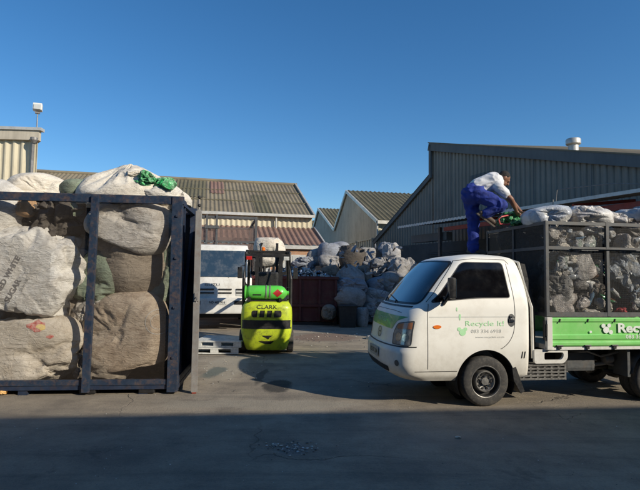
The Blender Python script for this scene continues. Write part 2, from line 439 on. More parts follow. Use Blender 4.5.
M['maroon'] = rough_mat('maroon_paint', (.07, .012, .012), (.095, .018, .016), 1.5, .6, .1, .2, .004, streak=.4, dirt=(.10, .06, .04), dirt_amt=.6)
M['cream'] = rough_mat('cream_sheeting', (.56, .49, .34), (.64, .57, .41), .6, .7, 0, .1, .003, streak=.25, dirt=(.3, .23, .15), dirt_amt=.25)
M['creamgrey'] = rough_mat('weathered_cream_sheeting', (.50, .44, .34), (.58, .51, .40), .4, .75, 0, .1, .003, streak=.35, dirt=(.25, .2, .15), dirt_amt=.35)
M['roofbrown'] = rough_mat('weathered_roof_sheet', (.19, .155, .105), (.24, .20, .13), .5, .85, 0, .15, .004, dirt=(.07, .06, .045), dirt_amt=.5)
M['roofgreen'] = rough_mat('mossy_roof_sheet', (.105, .095, .055), (.15, .13, .08), .5, .9, 0, .15, .004, dirt=(.06, .055, .035), dirt_amt=.6)
M['roofred'] = rough_mat('red_brown_roof_sheet', (.20, .115, .085), (.24, .15, .115), .6, .8, 0, .12, .004, dirt=(.13, .075, .055), dirt_amt=.4)
M['brick'] = brick_mat('orange_brick', (.50, .25, .12), (.42, .2, .1), (.4, .32, .25))
M['brickred'] = brick_mat('dark_brick', (.26, .10, .06), (.2, .08, .05), (.3, .27, .24))
M['slate'] = rough_mat('slate_grey_sheeting', (.235, .21, .17), (.28, .255, .21), .7, .7, .05, .15, .004, streak=.45, dirt=(.17, .16, .14), dirt_amt=.35)
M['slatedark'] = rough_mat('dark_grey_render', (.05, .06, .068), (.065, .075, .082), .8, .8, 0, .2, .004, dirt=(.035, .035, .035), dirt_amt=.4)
M['flash'] = rough_mat('pale_flashing', (.62, .60, .55), (.5, .48, .43), 2, .45, .3, .1, .002, dirt=(.3, .25, .18), dirt_amt=.4)
M['barge'] = rough_mat('weathered_barge_board', (.12, .13, .13), (.15, .155, .15), 1, .8, 0, .15, .003, streak=.3)
M['redoxide'] = rough_mat('red_oxide_steel', (.35, .055, .035), (.28, .05, .035), 3, .6, .1, .1, .002, dirt=(.12, .06, .05), dirt_amt=.4)
M['windowglass'] = rough_mat('window_pane', (.55, .55, .5), (.42, .43, .42), 3, .2, 0, 0)
M['skin'] = rough_mat('brown_skin', (.20, .095, .055), (.25, .12, .07), 9, .5, 0, .1, .001)
M['hair'] = rough_mat('black_hair', (.015, .012, .01), (.025, .02, .018), 60, .8, 0, .8, .008, fine=150)
M['tee'] = rough_mat('white_cotton', (.72, .72, .72), (.64, .64, .65), 4, .9, 0, .5, .01, fine=18)
M['overall'] = rough_mat('royal_blue_cotton', (.010, .026, .20), (.018, .042, .28), 5, .85, 0, .8, .02, fine=9, dirt=(.05, .06, .13), dirt_amt=.4)
M['boot'] = rough_mat('brown_boot_leather', (.07, .045, .03), (.10, .07, .05), 12, .7, 0, .3, .003)
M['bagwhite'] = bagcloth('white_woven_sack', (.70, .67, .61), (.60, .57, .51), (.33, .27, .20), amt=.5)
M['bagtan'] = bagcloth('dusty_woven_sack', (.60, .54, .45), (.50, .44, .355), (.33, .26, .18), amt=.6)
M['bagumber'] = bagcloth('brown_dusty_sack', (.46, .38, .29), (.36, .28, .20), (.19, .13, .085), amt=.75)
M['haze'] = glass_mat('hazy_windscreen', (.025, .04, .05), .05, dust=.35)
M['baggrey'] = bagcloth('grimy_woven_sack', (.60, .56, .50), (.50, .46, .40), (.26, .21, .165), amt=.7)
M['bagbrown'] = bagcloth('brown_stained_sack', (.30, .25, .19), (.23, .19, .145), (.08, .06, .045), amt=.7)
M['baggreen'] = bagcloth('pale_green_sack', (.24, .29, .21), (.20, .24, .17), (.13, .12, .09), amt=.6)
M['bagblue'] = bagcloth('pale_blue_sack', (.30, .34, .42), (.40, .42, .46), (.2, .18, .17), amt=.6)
M['heapgrey'] = bagcloth('shaded_grey_sack', (.34, .33, .32), (.27, .26, .25), (.15, .13, .11), amt=.7)  # heap cloths are darker copies, with the heap's shade in their colour
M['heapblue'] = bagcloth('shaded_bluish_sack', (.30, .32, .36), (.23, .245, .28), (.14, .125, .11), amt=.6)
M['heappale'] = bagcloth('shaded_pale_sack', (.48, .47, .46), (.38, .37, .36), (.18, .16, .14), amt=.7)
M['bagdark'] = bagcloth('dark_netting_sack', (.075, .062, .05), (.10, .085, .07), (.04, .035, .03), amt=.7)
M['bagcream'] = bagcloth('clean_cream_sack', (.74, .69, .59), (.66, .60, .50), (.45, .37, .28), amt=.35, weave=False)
M['greenplastic'] = plasticbag('green_plastic_film', [(.02, .42, .10), (.03, .5, .13), (.015, .33, .08)], 9, .25)
M['plclear'] = plasticbag('clear_sack_of_bottles', [(.5, .5, .48), (.28, .32, .34), (.6, .58, .52), (.12, .10, .08), (.3, .36, .30), (.42, .38, .32), (.7, .7, .68)], 13)
M['plgrey'] = plasticbag('grey_sack_of_film', [(.26, .24, .21), (.17, .15, .13), (.32, .30, .27), (.09, .08, .07)], 7, film_c=.36)
M['plbrown'] = plasticbag('brown_sack_of_cans', [(.13, .10, .075), (.09, .07, .05), (.2, .15, .11), (.28, .25, .2), (.06, .05, .04)], 12, film_c=.2)
M['plcream'] = plasticbag('creased_cream_film', [(.62, .57, .50), (.55, .48, .42), (.68, .62, .56)], 6)
M['plblue'] = plasticbag('pale_blue_film', [(.42, .47, .52), (.55, .56, .55), (.34, .42, .5), (.5, .48, .42)], 9)
M['wire'] = mesh_mat('cage_wire', (.02, .021, .022), .0125, .0022)
M['wiredark'] = mesh_mat('headboard_netting', (.018, .02, .019), .012, .0058, diag=True)
M['wirelight'] = mesh_mat('truck_body_wire', (.17, .115, .095), .04, .016)
M['wood'] = rough_mat('old_timber', (.30, .21, .13), (.22, .15, .09), 5, .85, 0, .3, .004, dirt=(.1, .08, .06))
M['whiteplastic'] = rough_mat('dirty_white_plastic', (.66, .66, .62), (.56, .56, .52), 4, .5, 0, .1, .002, dirt=(.25, .24, .2), dirt_amt=.6)
M['greenbag2'] = M['greenplastic']

# ------------------------------------------------------------------ sack generator
def sack_bm(radii, seed, sub=5, power=2.5, fold=.05, sag=.06, axis=(0, 0, 1), rot=None, ymin=None, zmin=None, knot=False, lump=.12, crumple=0.0, ymax=None, crease=.03):
    rnd = random.Random(seed); so = V((rnd.uniform(-50, 50), rnd.uniform(-50, 50), rnd.uniform(-50, 50)))
    bm = NB(); bmesh.ops.create_icosphere(bm, subdivisions=sub, radius=1.0)
    ax = V(axis).normalized(); a, b = frame_for(ax)
    dd = [V((rnd.uniform(-1, 1), rnd.uniform(-.3, .3), rnd.uniform(-1, 1))).normalized() for _ in range(3)]
    st = V((rnd.uniform(-.5, .5), rnd.uniform(-.5, .5), 1)).normalized()
    rx, ry, rz = radii; rm = (rx + ry + rz) / 3
    for v in bm.verts:
        n = v.co.normalized()
        k = (abs(n.x) ** power + abs(n.y) ** power + abs(n.z) ** power) ** (-1 / power)
        p = V((n.x * k * rx, n.y * k * ry, n.z * k * rz))
        d = 1 + lump * noise.noise(n * 1.1 + so) + lump * .5 * noise.noise(n * 2.3 + so)
        # gathers running from the tied mouth
        th = math.acos(max(-1, min(1, n.dot(ax)))); ph = math.atan2(n.dot(b), n.dot(a))
        pole = math.exp(-(th / .9) ** 2)
        q = V((math.cos(ph) * 2.6, math.sin(ph) * 2.6, th * .7)) + so
        w = noise.noise(q * .8) * .8
        g = 1 - abs(noise.noise(q * 1.7 + V((w, w, w))))
        g2 = 1 - abs(noise.noise(q * 3.7 + V((w, 0, w))))
        d += fold * (.25 + .9 * pole) * ((g - .75) * 2.2 + (g2 - .75) * .9)
        # slack creases lying across the sack
        s = (n + st * (n.dot(st) * .8)) * 1.5 + so
        ww = noise.noise_vector(n * 1.3 + so) * .7
        c = abs(noise.noise(s + ww)); c2 = abs(noise.noise(s * 2.1 + ww)); c3 = abs(noise.noise(s * 4.6 + ww * 2))
        d += sag * ((min(c, .3) - .2) * 1.9 + (min(c2, .3) - .2) * .85 + (c3 - .2) * .30)
        if crease:
            wv = noise.noise_vector(n * 1.4 + so * 1.3) * .75 + noise.noise_vector(n * 4.0 + so) * .12
            for j, (e1, f1, sc, am) in enumerate(((dd[0], 1.5, 1.5, 1.0), (dd[1], 2.2, 2.9, .55), (dd[2], 1.5, 6.0, .22))):
                m = (n + e1 * (n.dot(e1) * f1) + wv) * sc + so * (j + 1)
                F = noise.voronoi(m)[0]; ed = min(1.0, (F[1] - F[0]) * 2.2)
                d += crease * am * ((F[0] - .5) * .9 + .25 * (1 - ed) ** 3)
        if crumple:
            e = noise.noise_vector(n * 3.0 + so) * .6
            d += crumple * (abs(noise.noise(n * 3.5 + so + e)) - .25) + crumple * .5 * (abs(noise.noise(n * 8 + so + e)) - .25)
        p = p * d
        if knot:
            pk = math.exp(-(th / .16) ** 2); p += ax * (rm * .28 * pk)
        if rot is not None: p = rot @ p
        if zmin is not None and p.z < zmin: p.z = zmin + (p.z - zmin) * .08
        if ymin is not None and p.y < ymin: p.y = ymin + (p.y - ymin) * .10
        if ymax is not None and p.y > ymax: p.y = ymax + (p.y - ymax) * .10
        v.co = p
    return bm

import numpy as np
def cloth_protos():
    """stuffed sacks inflated and creased by a short cloth simulation; the meshes are reshaped for every sack"""
    cfg = [dict(p=2.6, shrink=-.24, bend=.05, g=.9, pr=2.2, fr=26, pins=0, r=.17), dict(p=2.6, shrink=-.3, bend=.05, g=.15, pr=3, fr=24, pins=5, r=.12),
           dict(p=3.5, shrink=-.3, bend=.02, g=.15, pr=4, fr=24, pins=9, r=.10), dict(p=2.6, shrink=-.38, bend=.01, g=.1, pr=3, fr=22, pins=16, r=.08),
           dict(p=2.6, shrink=-.32, bend=.01, g=.3, pr=2.6, fr=26, pins=3, r=.14), dict(p=3.5, shrink=-.24, bend=.015, g=.2, pr=4, fr=22, pins=30, r=.05),
           dict(p=2.4, shrink=-.45, bend=.005, g=.1, pr=2, fr=20, pins=46, r=.045)]
    out = []
    for i, c in enumerate(cfg):
        bm = NB(); bmesh.ops.create_cube(bm, size=2.0); bmesh.ops.subdivide_edges(bm, edges=bm.edges[:], cuts=34, use_grid_fill=True)
        so = V((i * 3.1, 2, 5))
        for v in bm.verts:
            n = v.co.normalized(); k = (abs(n.x) ** c['p'] + abs(n.y) ** c['p'] + abs(n.z) ** c['p']) ** (-1 / c['p']); v.co = n * k * (1 + .06 * noise.noise(n * 2 + so)) * .5
        bmesh.ops.triangulate(bm, faces=bm.faces[:], quad_method='SHORT_EDGE'); vol = bm.calc_volume()
        o = obj('cloth', bm, M['bagtan'], norm=False)
        rr = random.Random(i * 7 + 3); PD = [V((rr.gauss(0, 1), rr.gauss(0, 1), rr.gauss(0, 1))).normalized() for _ in range(max(0, c['pins'] - 1))] + ([V((-.3, -.9, .2)).normalized()] if c['pins'] else [V((0, 0, 1))])
        vg = o.vertex_groups.new(name='pin')
        vg.add([v.index for v in o.data.vertices if any((v.co.normalized() - d).length < c['r'] for d in PD)], 1, 'ADD')
        fb = NB(); bx(fb, -3, 3, -3, 3, -.6, -.5); fl = obj('floor_slab', fb, M['bagtan']); fl.modifiers.new('c', 'COLLISION'); fl.collision.thickness_outer = .01; fl.collision.cloth_friction = 20
        m = o.modifiers.new('cloth', 'CLOTH'); q = m.settings
        q.quality = 6; q.mass = .15; q.tension_stiffness = 20; q.compression_stiffness = 20; q.shear_stiffness = 8; q.bending_stiffness = c['bend']; q.tension_damping = 8; q.compression_damping = 8; q.shear_damping = 8
        q.shrink_min = c['shrink']; q.use_pressure = True; q.uniform_pressure_force = c['pr']; q.use_pressure_volume = True; q.target_volume = vol * .97; q.vertex_group_mass = 'pin'
        m.collision_settings.use_self_collision = False; m.collision_settings.distance_min = .008; m.point_cache.frame_start = 1; m.point_cache.frame_end = 60
        scene.gravity = (0, 0, -9.8 * c['g'])
        for f in range(1, c['fr'] + 1): scene.frame_set(f)
        dg = bpy.context.evaluated_depsgraph_get(); me = bpy.data.meshes.new_from_object(o.evaluated_get(dg))
        co = np.empty(len(me.vertices) * 3, np.float32); me.vertices.foreach_get('co', co); co = co.reshape(-1, 3)
        if not np.isfinite(co).all() or np.abs(co).max() > 2.5:
            co0 = np.empty(len(o.data.vertices) * 3, np.float32); o.data.vertices.foreach_get('co', co0); co = co0.reshape(-1, 3)
        bpy.data.objects.remove(o); bpy.data.objects.remove(fl); scene.frame_set(1)
        out.append((co.copy(), me))
    return out
PROTO = cloth_protos()
def R3(m): return np.array([[m[i][j] for j in range(3)] for i in range(3)], np.float32)
def sack(name, label, cat, c, radii, mat, seed, parent=None, group=None, proto=None, spin=None, rot=None, ymin=None, fit=1.05, **k):
    rnd = random.Random(seed * 13 + 5)
    if proto is None: proto = rnd.choice({'woven_sack': (1, 2, 3, 4, 5, 0), 'plastic_bag': (6, 3)}.get(name, (2, 3, 5, 6, 6)))
    co, me0 = PROTO[proto]
    if spin is None:
        sp = Matrix.Rotation(rnd.uniform(0, 6.28), 3, 'Z')
        if proto not in (0, 4): sp = sp @ Matrix.Rotation(rnd.choice((0, math.pi / 2, math.pi, -math.pi / 2)), 3, rnd.choice('XY'))
    else: sp = Matrix.Rotation(spin, 3, 'Y')
    v = co @ R3(sp).T
    lo, hi = v.min(0), v.max(0); v = (v - (lo + hi) / 2) / ((hi - lo) / 2)
    v = v * np.array(radii, np.float32) * fit
    if rot is not None: v = v @ R3(rot).T
    if ymin is not None:
        # flattened against the wire
        b = v[:, 1] < ymin; v[b, 1] = ymin + (v[b, 1] - ymin) * .16
    base = V((0, 0, radii[2] * .95)); v[:, 2] += base.z
    me = me0.copy(); me.vertices.foreach_set('co', v.astype(np.float32).ravel()); me.name = name
    me.materials.clear(); me.materials.append(mat); me.polygons.foreach_set('use_smooth', [True] * len(me.polygons)); me.update()
    o = link(bpy.data.objects.new(name, me)); o.location = V(c) - base
    return tag(o, label, cat, group)

def project_on(bm2, o, org, ux, uy, dirv, mat, name, off=.004, step=.04):
    """lay a flat patch or lettering onto the surface of o"""
    ws = BVHTree.FromPolygons([o.matrix_basis @ v.co for v in o.data.vertices], [p.vertices[:] for p in o.data.polygons])
    cut_grid(bm2, step); bad = []
    inv = o.matrix_basis.inverted()
    for v in bm2.verts:
        p = V(org) + V(ux) * v.co.x + V(uy) * v.co.y
        hit = ws.ray_cast(p - V(dirv) * 3, V(dirv))
        if hit[0] is None: bad.append(v); v.co = inv @ p
        else: v.co = inv @ (hit[0] - V(dirv) * off)
    if bad: bmesh.ops.delete(bm2, geom=bad, context='VERTS')
    return obj(name, bm2, mat, o, smooth=True, norm=False)

# ================================================================== SETTING
bm = NB(); n = 60
gx = [-260, -120, -60, -30] + [i * .5 for i in range(-30, 31)] + [30, 60, 120, 260]
gy = [-120, -50, -20] + [-6 + i * .5 for i in range(0, 57)] + [30, 45, 70, 120, 400]
grid = [[bm.verts.new((x, y, .012 * noise.noise(V((x * .35, y * .35, 0))) if abs(x) < 15 and -6 < y < 22 else 0)) for x in gx] for y in gy]
for j in range(len(gy) - 1):
    for i in range(len(gx) - 1): bm.faces.new((grid[j][i], grid[j][i + 1], grid[j + 1][i + 1], grid[j + 1][i]))
tag(obj('ground', bm, M['ground'], smooth=True), 'stained grey brown concrete yard surface with cracks', kind='structure')

# ------------------------------------------------------------------ sawtooth warehouses beyond the yard
YAW = R(13)
def warehouse_cream():
    t = thing('long_warehouse', 'long warehouse with brown sheet roof, cream cladding and red lean-to over orange brick', 'warehouse', (-.5, 30, 0), YAW)
    L = 26
    # roof slope facing the yard and the one behind
    bm = NB(); corrug(bm, -L, 0.15, lambda s: (s, -.25, 5.2), lambda s: (s, 6.4, 8.2), (0, -.42, .9), .25, .028, sub=5)
    corrug(bm, -L, 0.15, lambda s: (s, 6.45, 8.2), lambda s: (s, 10.5, 5.5), (0, .5, .85), .25, .028, sub=4)
    rf = obj('roof', bm, M['roofbrown'], t)
    for (a_, w_, u0, u1, m_) in ((-3.4, 1.0, .02, .55, 'roofgreen'), (-8.2, 1.9, .4, .97, 'roofgreen'), (-12.5, .9, .05, .5, 'galv'), (-6.0, .9, .55, .97, 'roofred')):
        pb = NB(); q_ = lambda s, u: (s, -.25 + 6.65 * u - .01, 5.2 + 3.0 * u + .025); corrug(pb, a_, a_ + w_, lambda s: q_(s, u0), lambda s: q_(s, u1), (0, -.42, .9), .25, .028, sub=5); obj('patch_sheet', pb, M[m_], t)
    pb = NB()
    for u in (.34, .67): bar(pb, (-26, -.25 + 6.65 * u - .03, 5.2 + 3.0 * u + .035), (.1, -.25 + 6.65 * u - .03, 5.2 + 3.0 * u + .035), .03, .05)
    obj('sheet_lap', pb, M['roofgreen'], t)
    bm = NB(); tube(bm, [(-L, 6.42, 8.24), (.2, 6.42, 8.24)], .13, 8); obj('ridge_cap', bm, M['roofbrown'], rf)
    bm = NB(); corrug(bm, -L, 0, lambda s: (s, 0, 4.3), lambda s: (s, 0, 5.22), (0, -1, 0), .3, .03, sub=5); obj('upper_wall', bm, M['cream'], t)
    bm = NB(); bx(bm, -L, .1, -.36, -.22, 5.08, 5.24); 
    tube(bm, [(-2.2, -.2, 5.1), (-2.2, -.14, 4.4)], .06, 8); obj('gutter', bm, M['flash'], t)
    # lean-to
    bm = NB(); corrug(bm, -L, 0.2, lambda s: (s, -3.1, 3.28), lambda s: (s, -.06, 4.48), (0, -.37, .93), .3, .04, sub=5); obj('lean_to_roof', bm, M['roofred'], t)
    bm = NB(); bx(bm, -L, .15, -3.12, -3.02, 3.05, 3.25); obj('fascia', bm, M['flash'], t)
    bm = NB(); bx(bm, -L, 0, -2.95, -2.75, 0, 3.2); obj('brick_wall', bm, M['brick'], t)
    for wx in (-22, -17, -12.6, -7.2, -3.6, -1.7):
        bm = NB(); bx(bm, wx - .75, wx + .75, -3.0, -2.93, 1.6, 2.75); w = obj('window', bm, M['flash'], t)
        bm = NB(); [bx(bm, wx - .69 + k * .36, wx - .39 + k * .36, -3.02, -2.99, 1.68, 2.68) for k in range(4)]; obj('pane', bm, M['windowglass'], w)
    # right gable end
    bm = NB(); prism(bm, [(-3, 0), (0, 0), (0, 5.2), (6.4, 8.15), (10.5, 5.4), (10.5, 0)], lambda y, z: V((-.02, y, z)), lambda y, z: V((-.15, y, z)))
    obj('end_wall', bm, M['cream'], t)
    bm = NB(); bar(bm, (.08, -.3, 5.2), (.08, 6.4, 8.25), .1, .2); bar(bm, (.12, -3.15, 3.27), (.12, -.1, 4.5), .08, .16); obj('barge_board', bm, M['flash'], t)
warehouse_cream()

def warehouse_sawtooth():
    t = thing('sawtooth_warehouse', 'pale sawtooth roofed warehouse with mossy roof slopes behind the heap of sacks', 'warehouse', (3.94, 34, 0), YAW)
    prof = [(-.2, 5.45), (7.5, 8.75), (11.4, 5.85), (18, 8.6), (22, 5.6), (28, 8.4)]
    L = 30
    bm = NB()
    corrug(bm, 0, 28, lambda s: (0, s, 0), lambda s: (0, s, lin(prof, s)), (-1, 0, 0), .4, .03, sub=4); obj('end_wall', bm, M['creamgrey'], t)
    bm = NB(); corrug(bm, 0, L, lambda s: (s, 0, 0), lambda s: (s, 0, 5.45), (0, -1, 0), .4, .03, sub=4); obj('front_wall', bm, M['cream'], t)
    bm = NB()
    for i in range(len(prof) - 1):
        (y0, z0), (y1, z1) = prof[i], prof[i + 1]
        nn = V((0, -(z1 - z0), (y1 - y0))).normalized()
        corrug(bm, -.12, L, lambda s: (s, y0, z0), lambda s: (s, y1, z1), nn, .38, .05, sub=4)
    obj('roof', bm, M['roofgreen'], t)
    bm = NB()
    for i in range(len(prof) - 1):
        (y0, z0), (y1, z1) = prof[i], prof[i + 1]; bar(bm, (-.14, y0, z0 - .1), (-.14, y1, z1 - .1), .1, .24)
    tube(bm, [(-.1, -.15, 5.3), (-.1, -.15, 0)], .07, 8)
    bx(bm, -.15, L, -.42, -.24, 5.2, 5.42)
    obj('barge_board', bm, M['flash'], t)
    # barred window strip in the end wall
    for wy in (.8, 4.6, 8.4):
        bm = NB(); bx(bm, -.12, -.04, wy, wy + 3.2, 2.4, 4.2); w = obj('window', bm, M['windowglass'], t)
        bm = NB()
        for k in range(7): bx(bm, -.2, -.12, wy + k * .52, wy + k * .52 + .08, 2.35, 4.25)
        bx(bm, -.2, -.12, wy - .05, wy + 3.25, 4.2, 4.32); bx(bm, -.2, -.12, wy - .05, wy + 3.25, 2.28, 2.4); obj('frame', bm, M['creamgrey'], w)
warehouse_sawtooth()

def left_shed():
    p = at(38, 130, 18.5)
    t = thing('clad_building', 'tall cream clad building with flat parapet at the far left', 'building', (p.x, 18.5, 0), R(4))
    H = p.z
    bm = NB(); corrug(bm, -16, 0, lambda s: (s, 0, 0), lambda s: (s, 0, H - .35), (0, -1, 0), .3, .035, sub=6)
    corrug(bm, 0, 14, lambda s: (-.62 * s, .78 * s, 0), lambda s: (-.62 * s, .78 * s, H - .35), (.78, .62, 0), .3, .035, sub=6); obj('wall', bm, M['cream'], t)
    bm = NB(); prism(bm, [(-16, -.14), (.1, -.14), (.1, .05), (-8.6, 11), (-16, 11)], lambda x, y: V((x, y, H - .42)), lambda x, y: V((x, y, H))); obj('parapet', bm, M['creamgrey'], t)
    bm = NB(); bx(bm, -16, .2, -.2, .1, H - .06, H + .05); obj('capping', bm, M['flash'], t)
    bm = NB(); tube(bm, [(-.05, -.2, H - .5), (-.1, -.12, H - 1.2), (-.1, -.12, 0)], .06, 8); lathe(bm, [(-.12, .05), (0, .13), (.1, .13)], (-.02, -.22, H - .45), 'Z', 12); obj('downpipe', bm, M['galv'], t)
    l = thing('floodlight', 'white box floodlight on a thin pole atop the cream building', 'floodlight', (at(33, 128, 18.3).x, 18.55, H + .05), R(20))
    bm = NB(); tube(bm, [(0, 0, -.3), (0, 0, .62)], .022, 8); box(bm, (0, 0, .62), (.16, .1, .06)); obj('pole', bm, M['galv'], l)
    bm = NB(); box(bm, (0, 0, .83), (.31, .2, .28), bev=.03, rot=Matrix.Rotation(R(-12), 3, 'X')); obj('lamp_housing', bm, M['whiteold'], l)
    bm = NB(); box(bm, (0, -.13, .82), (.24, .02, .2), bev=.005, rot=Matrix.Rotation(R(-12), 3, 'X')); obj('lens', bm, M['windowglass'], l)
left_shed()

def right_warehouse():
    th = math.atan2(.91, -.41)
    t = thing('grey_warehouse', 'dark grey corrugated warehouse with stepped sloping roof behind the loaded truck', 'warehouse', (11.5, 14, 0), th)
    # local: +x along the wall (away), +y out of the wall (to the left of the picture)
    prof = [(-1.0, 4.75), (13.5, 8.75)]; prof2 = [(13.52, 7.1), (18.3, 4.45), (19.4, 3.9)]
    bm = NB()
    corrug(bm, -1, 13.5, lambda s: (s, 0, 0), lambda s: (s, 0, lin(prof, s) - .35), (0, 1, 0), .26, .024, sub=8, trap=True)
    corrug(bm, 13.52, 19.4, lambda s: (s, 0, 0), lambda s: (s, 0, lin(prof2, s) - .2), (0, 1, 0), .26, .024, sub=8, trap=True)
    obj('wall', bm, M['slate'], t)
    bm = NB()
    for s_ in (1.6, 4.2, 6.8, 9.4, 12.0): bx(bm, s_, s_ + .03, .028, .034, 0, lin(prof, s_) - .4)
    bx(bm, -1, 13.4, .028, .036, 4.15, 4.19); obj('sheet_lap', bm, M['barge'], t)
    # back and ends as plain sheets
    bm = NB(); bx(bm, -1, 13.5, -12, -11.9, 0, 4.7); bx(bm, -1, -.9, -12, -.05, 0, 4.7); bx(bm, 19.3, 19.4, -12, -.05, 0, 3.8); obj('outer_wall', bm, M['slate'], t)
    bm = NB()
    corrug(bm, -12, .16, lambda s: (-1.1, s, 4.74 - s * .10), lambda s: (13.6, s, 8.78 - s * .10), (-.25, 0, .96), .3, .03, sub=5); obj('roof', bm, M['roofbrown'], t)
    bm = NB()
    corrug(bm, -12, .16, lambda s: (13.55, s, 7.14), lambda s: (19.6, s, 3.82), (.5, 0, .86), .3, .03, sub=5)
    v = [bm.verts.new(p) for p in ((13.55, .02, 7.1), (13.55, .02, 8.7), (13.55, -12, 9.9), (13.55, -12, 7.1))]; bm.faces.new(v)
    obj('rear_roof', bm, M['slate'], t)
    bm = NB(); bar(bm, (-1.1, .12, 4.58), (13.7, .12, 8.62), .08, .42)
    bar(bm, (13.62, .1, 7.0), (19.5, .1, 3.78), .08, .26); bx(bm, 13.5, 13.66, .04, .16, 6.9, 8.7)
    obj('barge_board', bm, M['barge'], t)
    bm = NB(); bar(bm, (-1.1, .10, 4.80), (13.7, .10, 8.84), .16, .05); obj('flashing', bm, M['roofbrown'], t)
    # patched pale rectangle of older sheeting
    bm = NB(); corrug(bm, 9.3, 10.6, lambda s: (s, .02, 5.3), lambda s: (s, .02, 6.5), (0, 1, 0), .26, .024, sub=8, trap=True); obj('patch_sheet', bm, M['barge'], t)
    # masonry below, roller door and small wall unit
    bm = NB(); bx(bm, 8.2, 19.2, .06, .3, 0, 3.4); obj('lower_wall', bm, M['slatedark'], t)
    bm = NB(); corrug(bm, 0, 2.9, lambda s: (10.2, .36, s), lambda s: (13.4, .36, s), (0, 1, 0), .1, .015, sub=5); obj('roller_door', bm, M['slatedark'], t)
    bm = NB(); bx(bm, 14.4, 15.6, .33, .5, .2, 2.3); obj('door', bm, M['greysteel'], t)
    # roof vent
    vp = V((5.75, -1.0, 6.68))
    bm = NB(); lathe(bm, [(-.2, .19), (.28, .19), (.31, .25), (.34, .28), (.5, .28), (.55, .25), (.58, .07)], vp, 'Z', 24); obj('roof_vent', bm, M['flash'], t, angle=40)
    return t
right_warehouse()

def canopy():
    A = at(660, 186.5, 12.4); B = at(398, 227, 23.4)
    d = (B - A); L = d.length; ang = math.atan2(d.y, d.x)
    slope = (B.z - A.z) / math.hypot(d.x, d.y)
    t = thing('loading_canopy', 'sheet metal canopy with bright front edge and red steel beam along the grey warehouse', 'canopy', (A.x, A.y, 0), ang)
    z = A.z; s0 = -3.0; L1 = L
    zz = lambda s: z + slope * s
    bm = NB(); corrug(bm, s0, L1, lambda s: (s, 0, zz(s)), lambda s: (s, -2.9, zz(s) + .35), (0, 0, 1), .2, .022, sub=6); obj('roof_sheet', bm, M['galv'], t)
    bm = NB(); bar(bm, (s0, .02, zz(s0) - .02), (4.6, .02, zz(4.6) - .02), .03, .10); corrug(bm, 4.6, L1, lambda s: (s, .015, zz(s) - .07), lambda s: (s, .015, zz(s) + .03), (0, .5, .5), .2, .02, sub=6); obj('front_edge', bm, M['whiteold'], t)
    bm = NB()
    bar(bm, (s0, -.35, zz(s0) - .33), (9, -.35, zz(9) - .33), .09, .16)
    for s in (-2, .3, 2.6, 4.9, 7.2): bar(bm, (s, -.1, zz(s) - .15), (s, -2.9, zz(s) + .2), .07, .1)
    obj('steel_beam', bm, M['redoxide'], t)
    for s in (-2.6, 9.5): 
        bm = NB(); bar(bm, (s, -.5, 0), (s, -.5, zz(s) - .2), .12, bev=.01); obj('post', bm, M['greysteel'], t)
    # strip light box and conduit
    bm = NB(); bx(bm, 9.2, 11.8, -.9, -.6, zz(10.5) - .75, zz(10.5) - .4, bev=.02); obj('sign_box', bm, M['barge'], t)
    bm = NB(); tube(bm, [(3.2, -.1, zz(3.2) + .06), (3.15, -.1, zz(3) + .42), (1.4, -.15, zz(1.4) + .32), (0.2, -.2, zz(0) + .1)], .014, 6); tube(bm, [(3.2, .03, zz(3.2) + .1), (3.2, .03, zz(3.2) - .25)], .018, 6); obj('conduit', bm, M['galv'], t)
canopy()

# out-of-frame buildings whose shadows fall over the yard
def office_block():
    t = thing('street_building', 'long brick building across the road behind the viewer', 'building', (0, -3.4, 0), R(6))
    bm = NB(); bx(bm, -40, 34, -9, 0, 0, 7.45); obj('wall', bm, M['brickred'], t)
    bm = NB(); bx(bm, -40.2, 34.2, -9.2, .05, 7.453, 7.62); obj('parapet', bm, M['flash'], t)
    for i in range(-9, 9):
        for zf in (1.0, 4.4):
            bm = NB(); bx(bm, i * 4 - 1, i * 4 + 1, .003, .06, zf, zf + 1.8); w = obj('window', bm, M['flash'], t)
            bm = NB(); bx(bm, i * 4 - .9, i * 4 + .9, .063, .08, zf + .1, zf + 1.7); obj('pane', bm, M['windowglass'], w)
office_block()
def shade_tower():  # unseen tower added to throw shade over the skip but not the canopy
    t = thing('unseen_shade_tower', 'unseen square brick tower added right of the yard to shade the skip', 'tower', (14.6, 7.3, 0), 0)
    bm = NB(); bx(bm, -1.1, 1.1, -1.5, 1.5, 0, 10.8); obj('wall', bm, M['brickred'], t)
    bm = NB(); bx(bm, -1.25, 1.25, -1.65, 1.65, 10.803, 11.05, bev=.02); obj('roof', bm, M['flash'], t)
    bm = NB(); bx(bm, -.5, .5, -1.54, -1.503, 0, 2.1); obj('door', bm, M['greysteel'], t)
shade_tower()

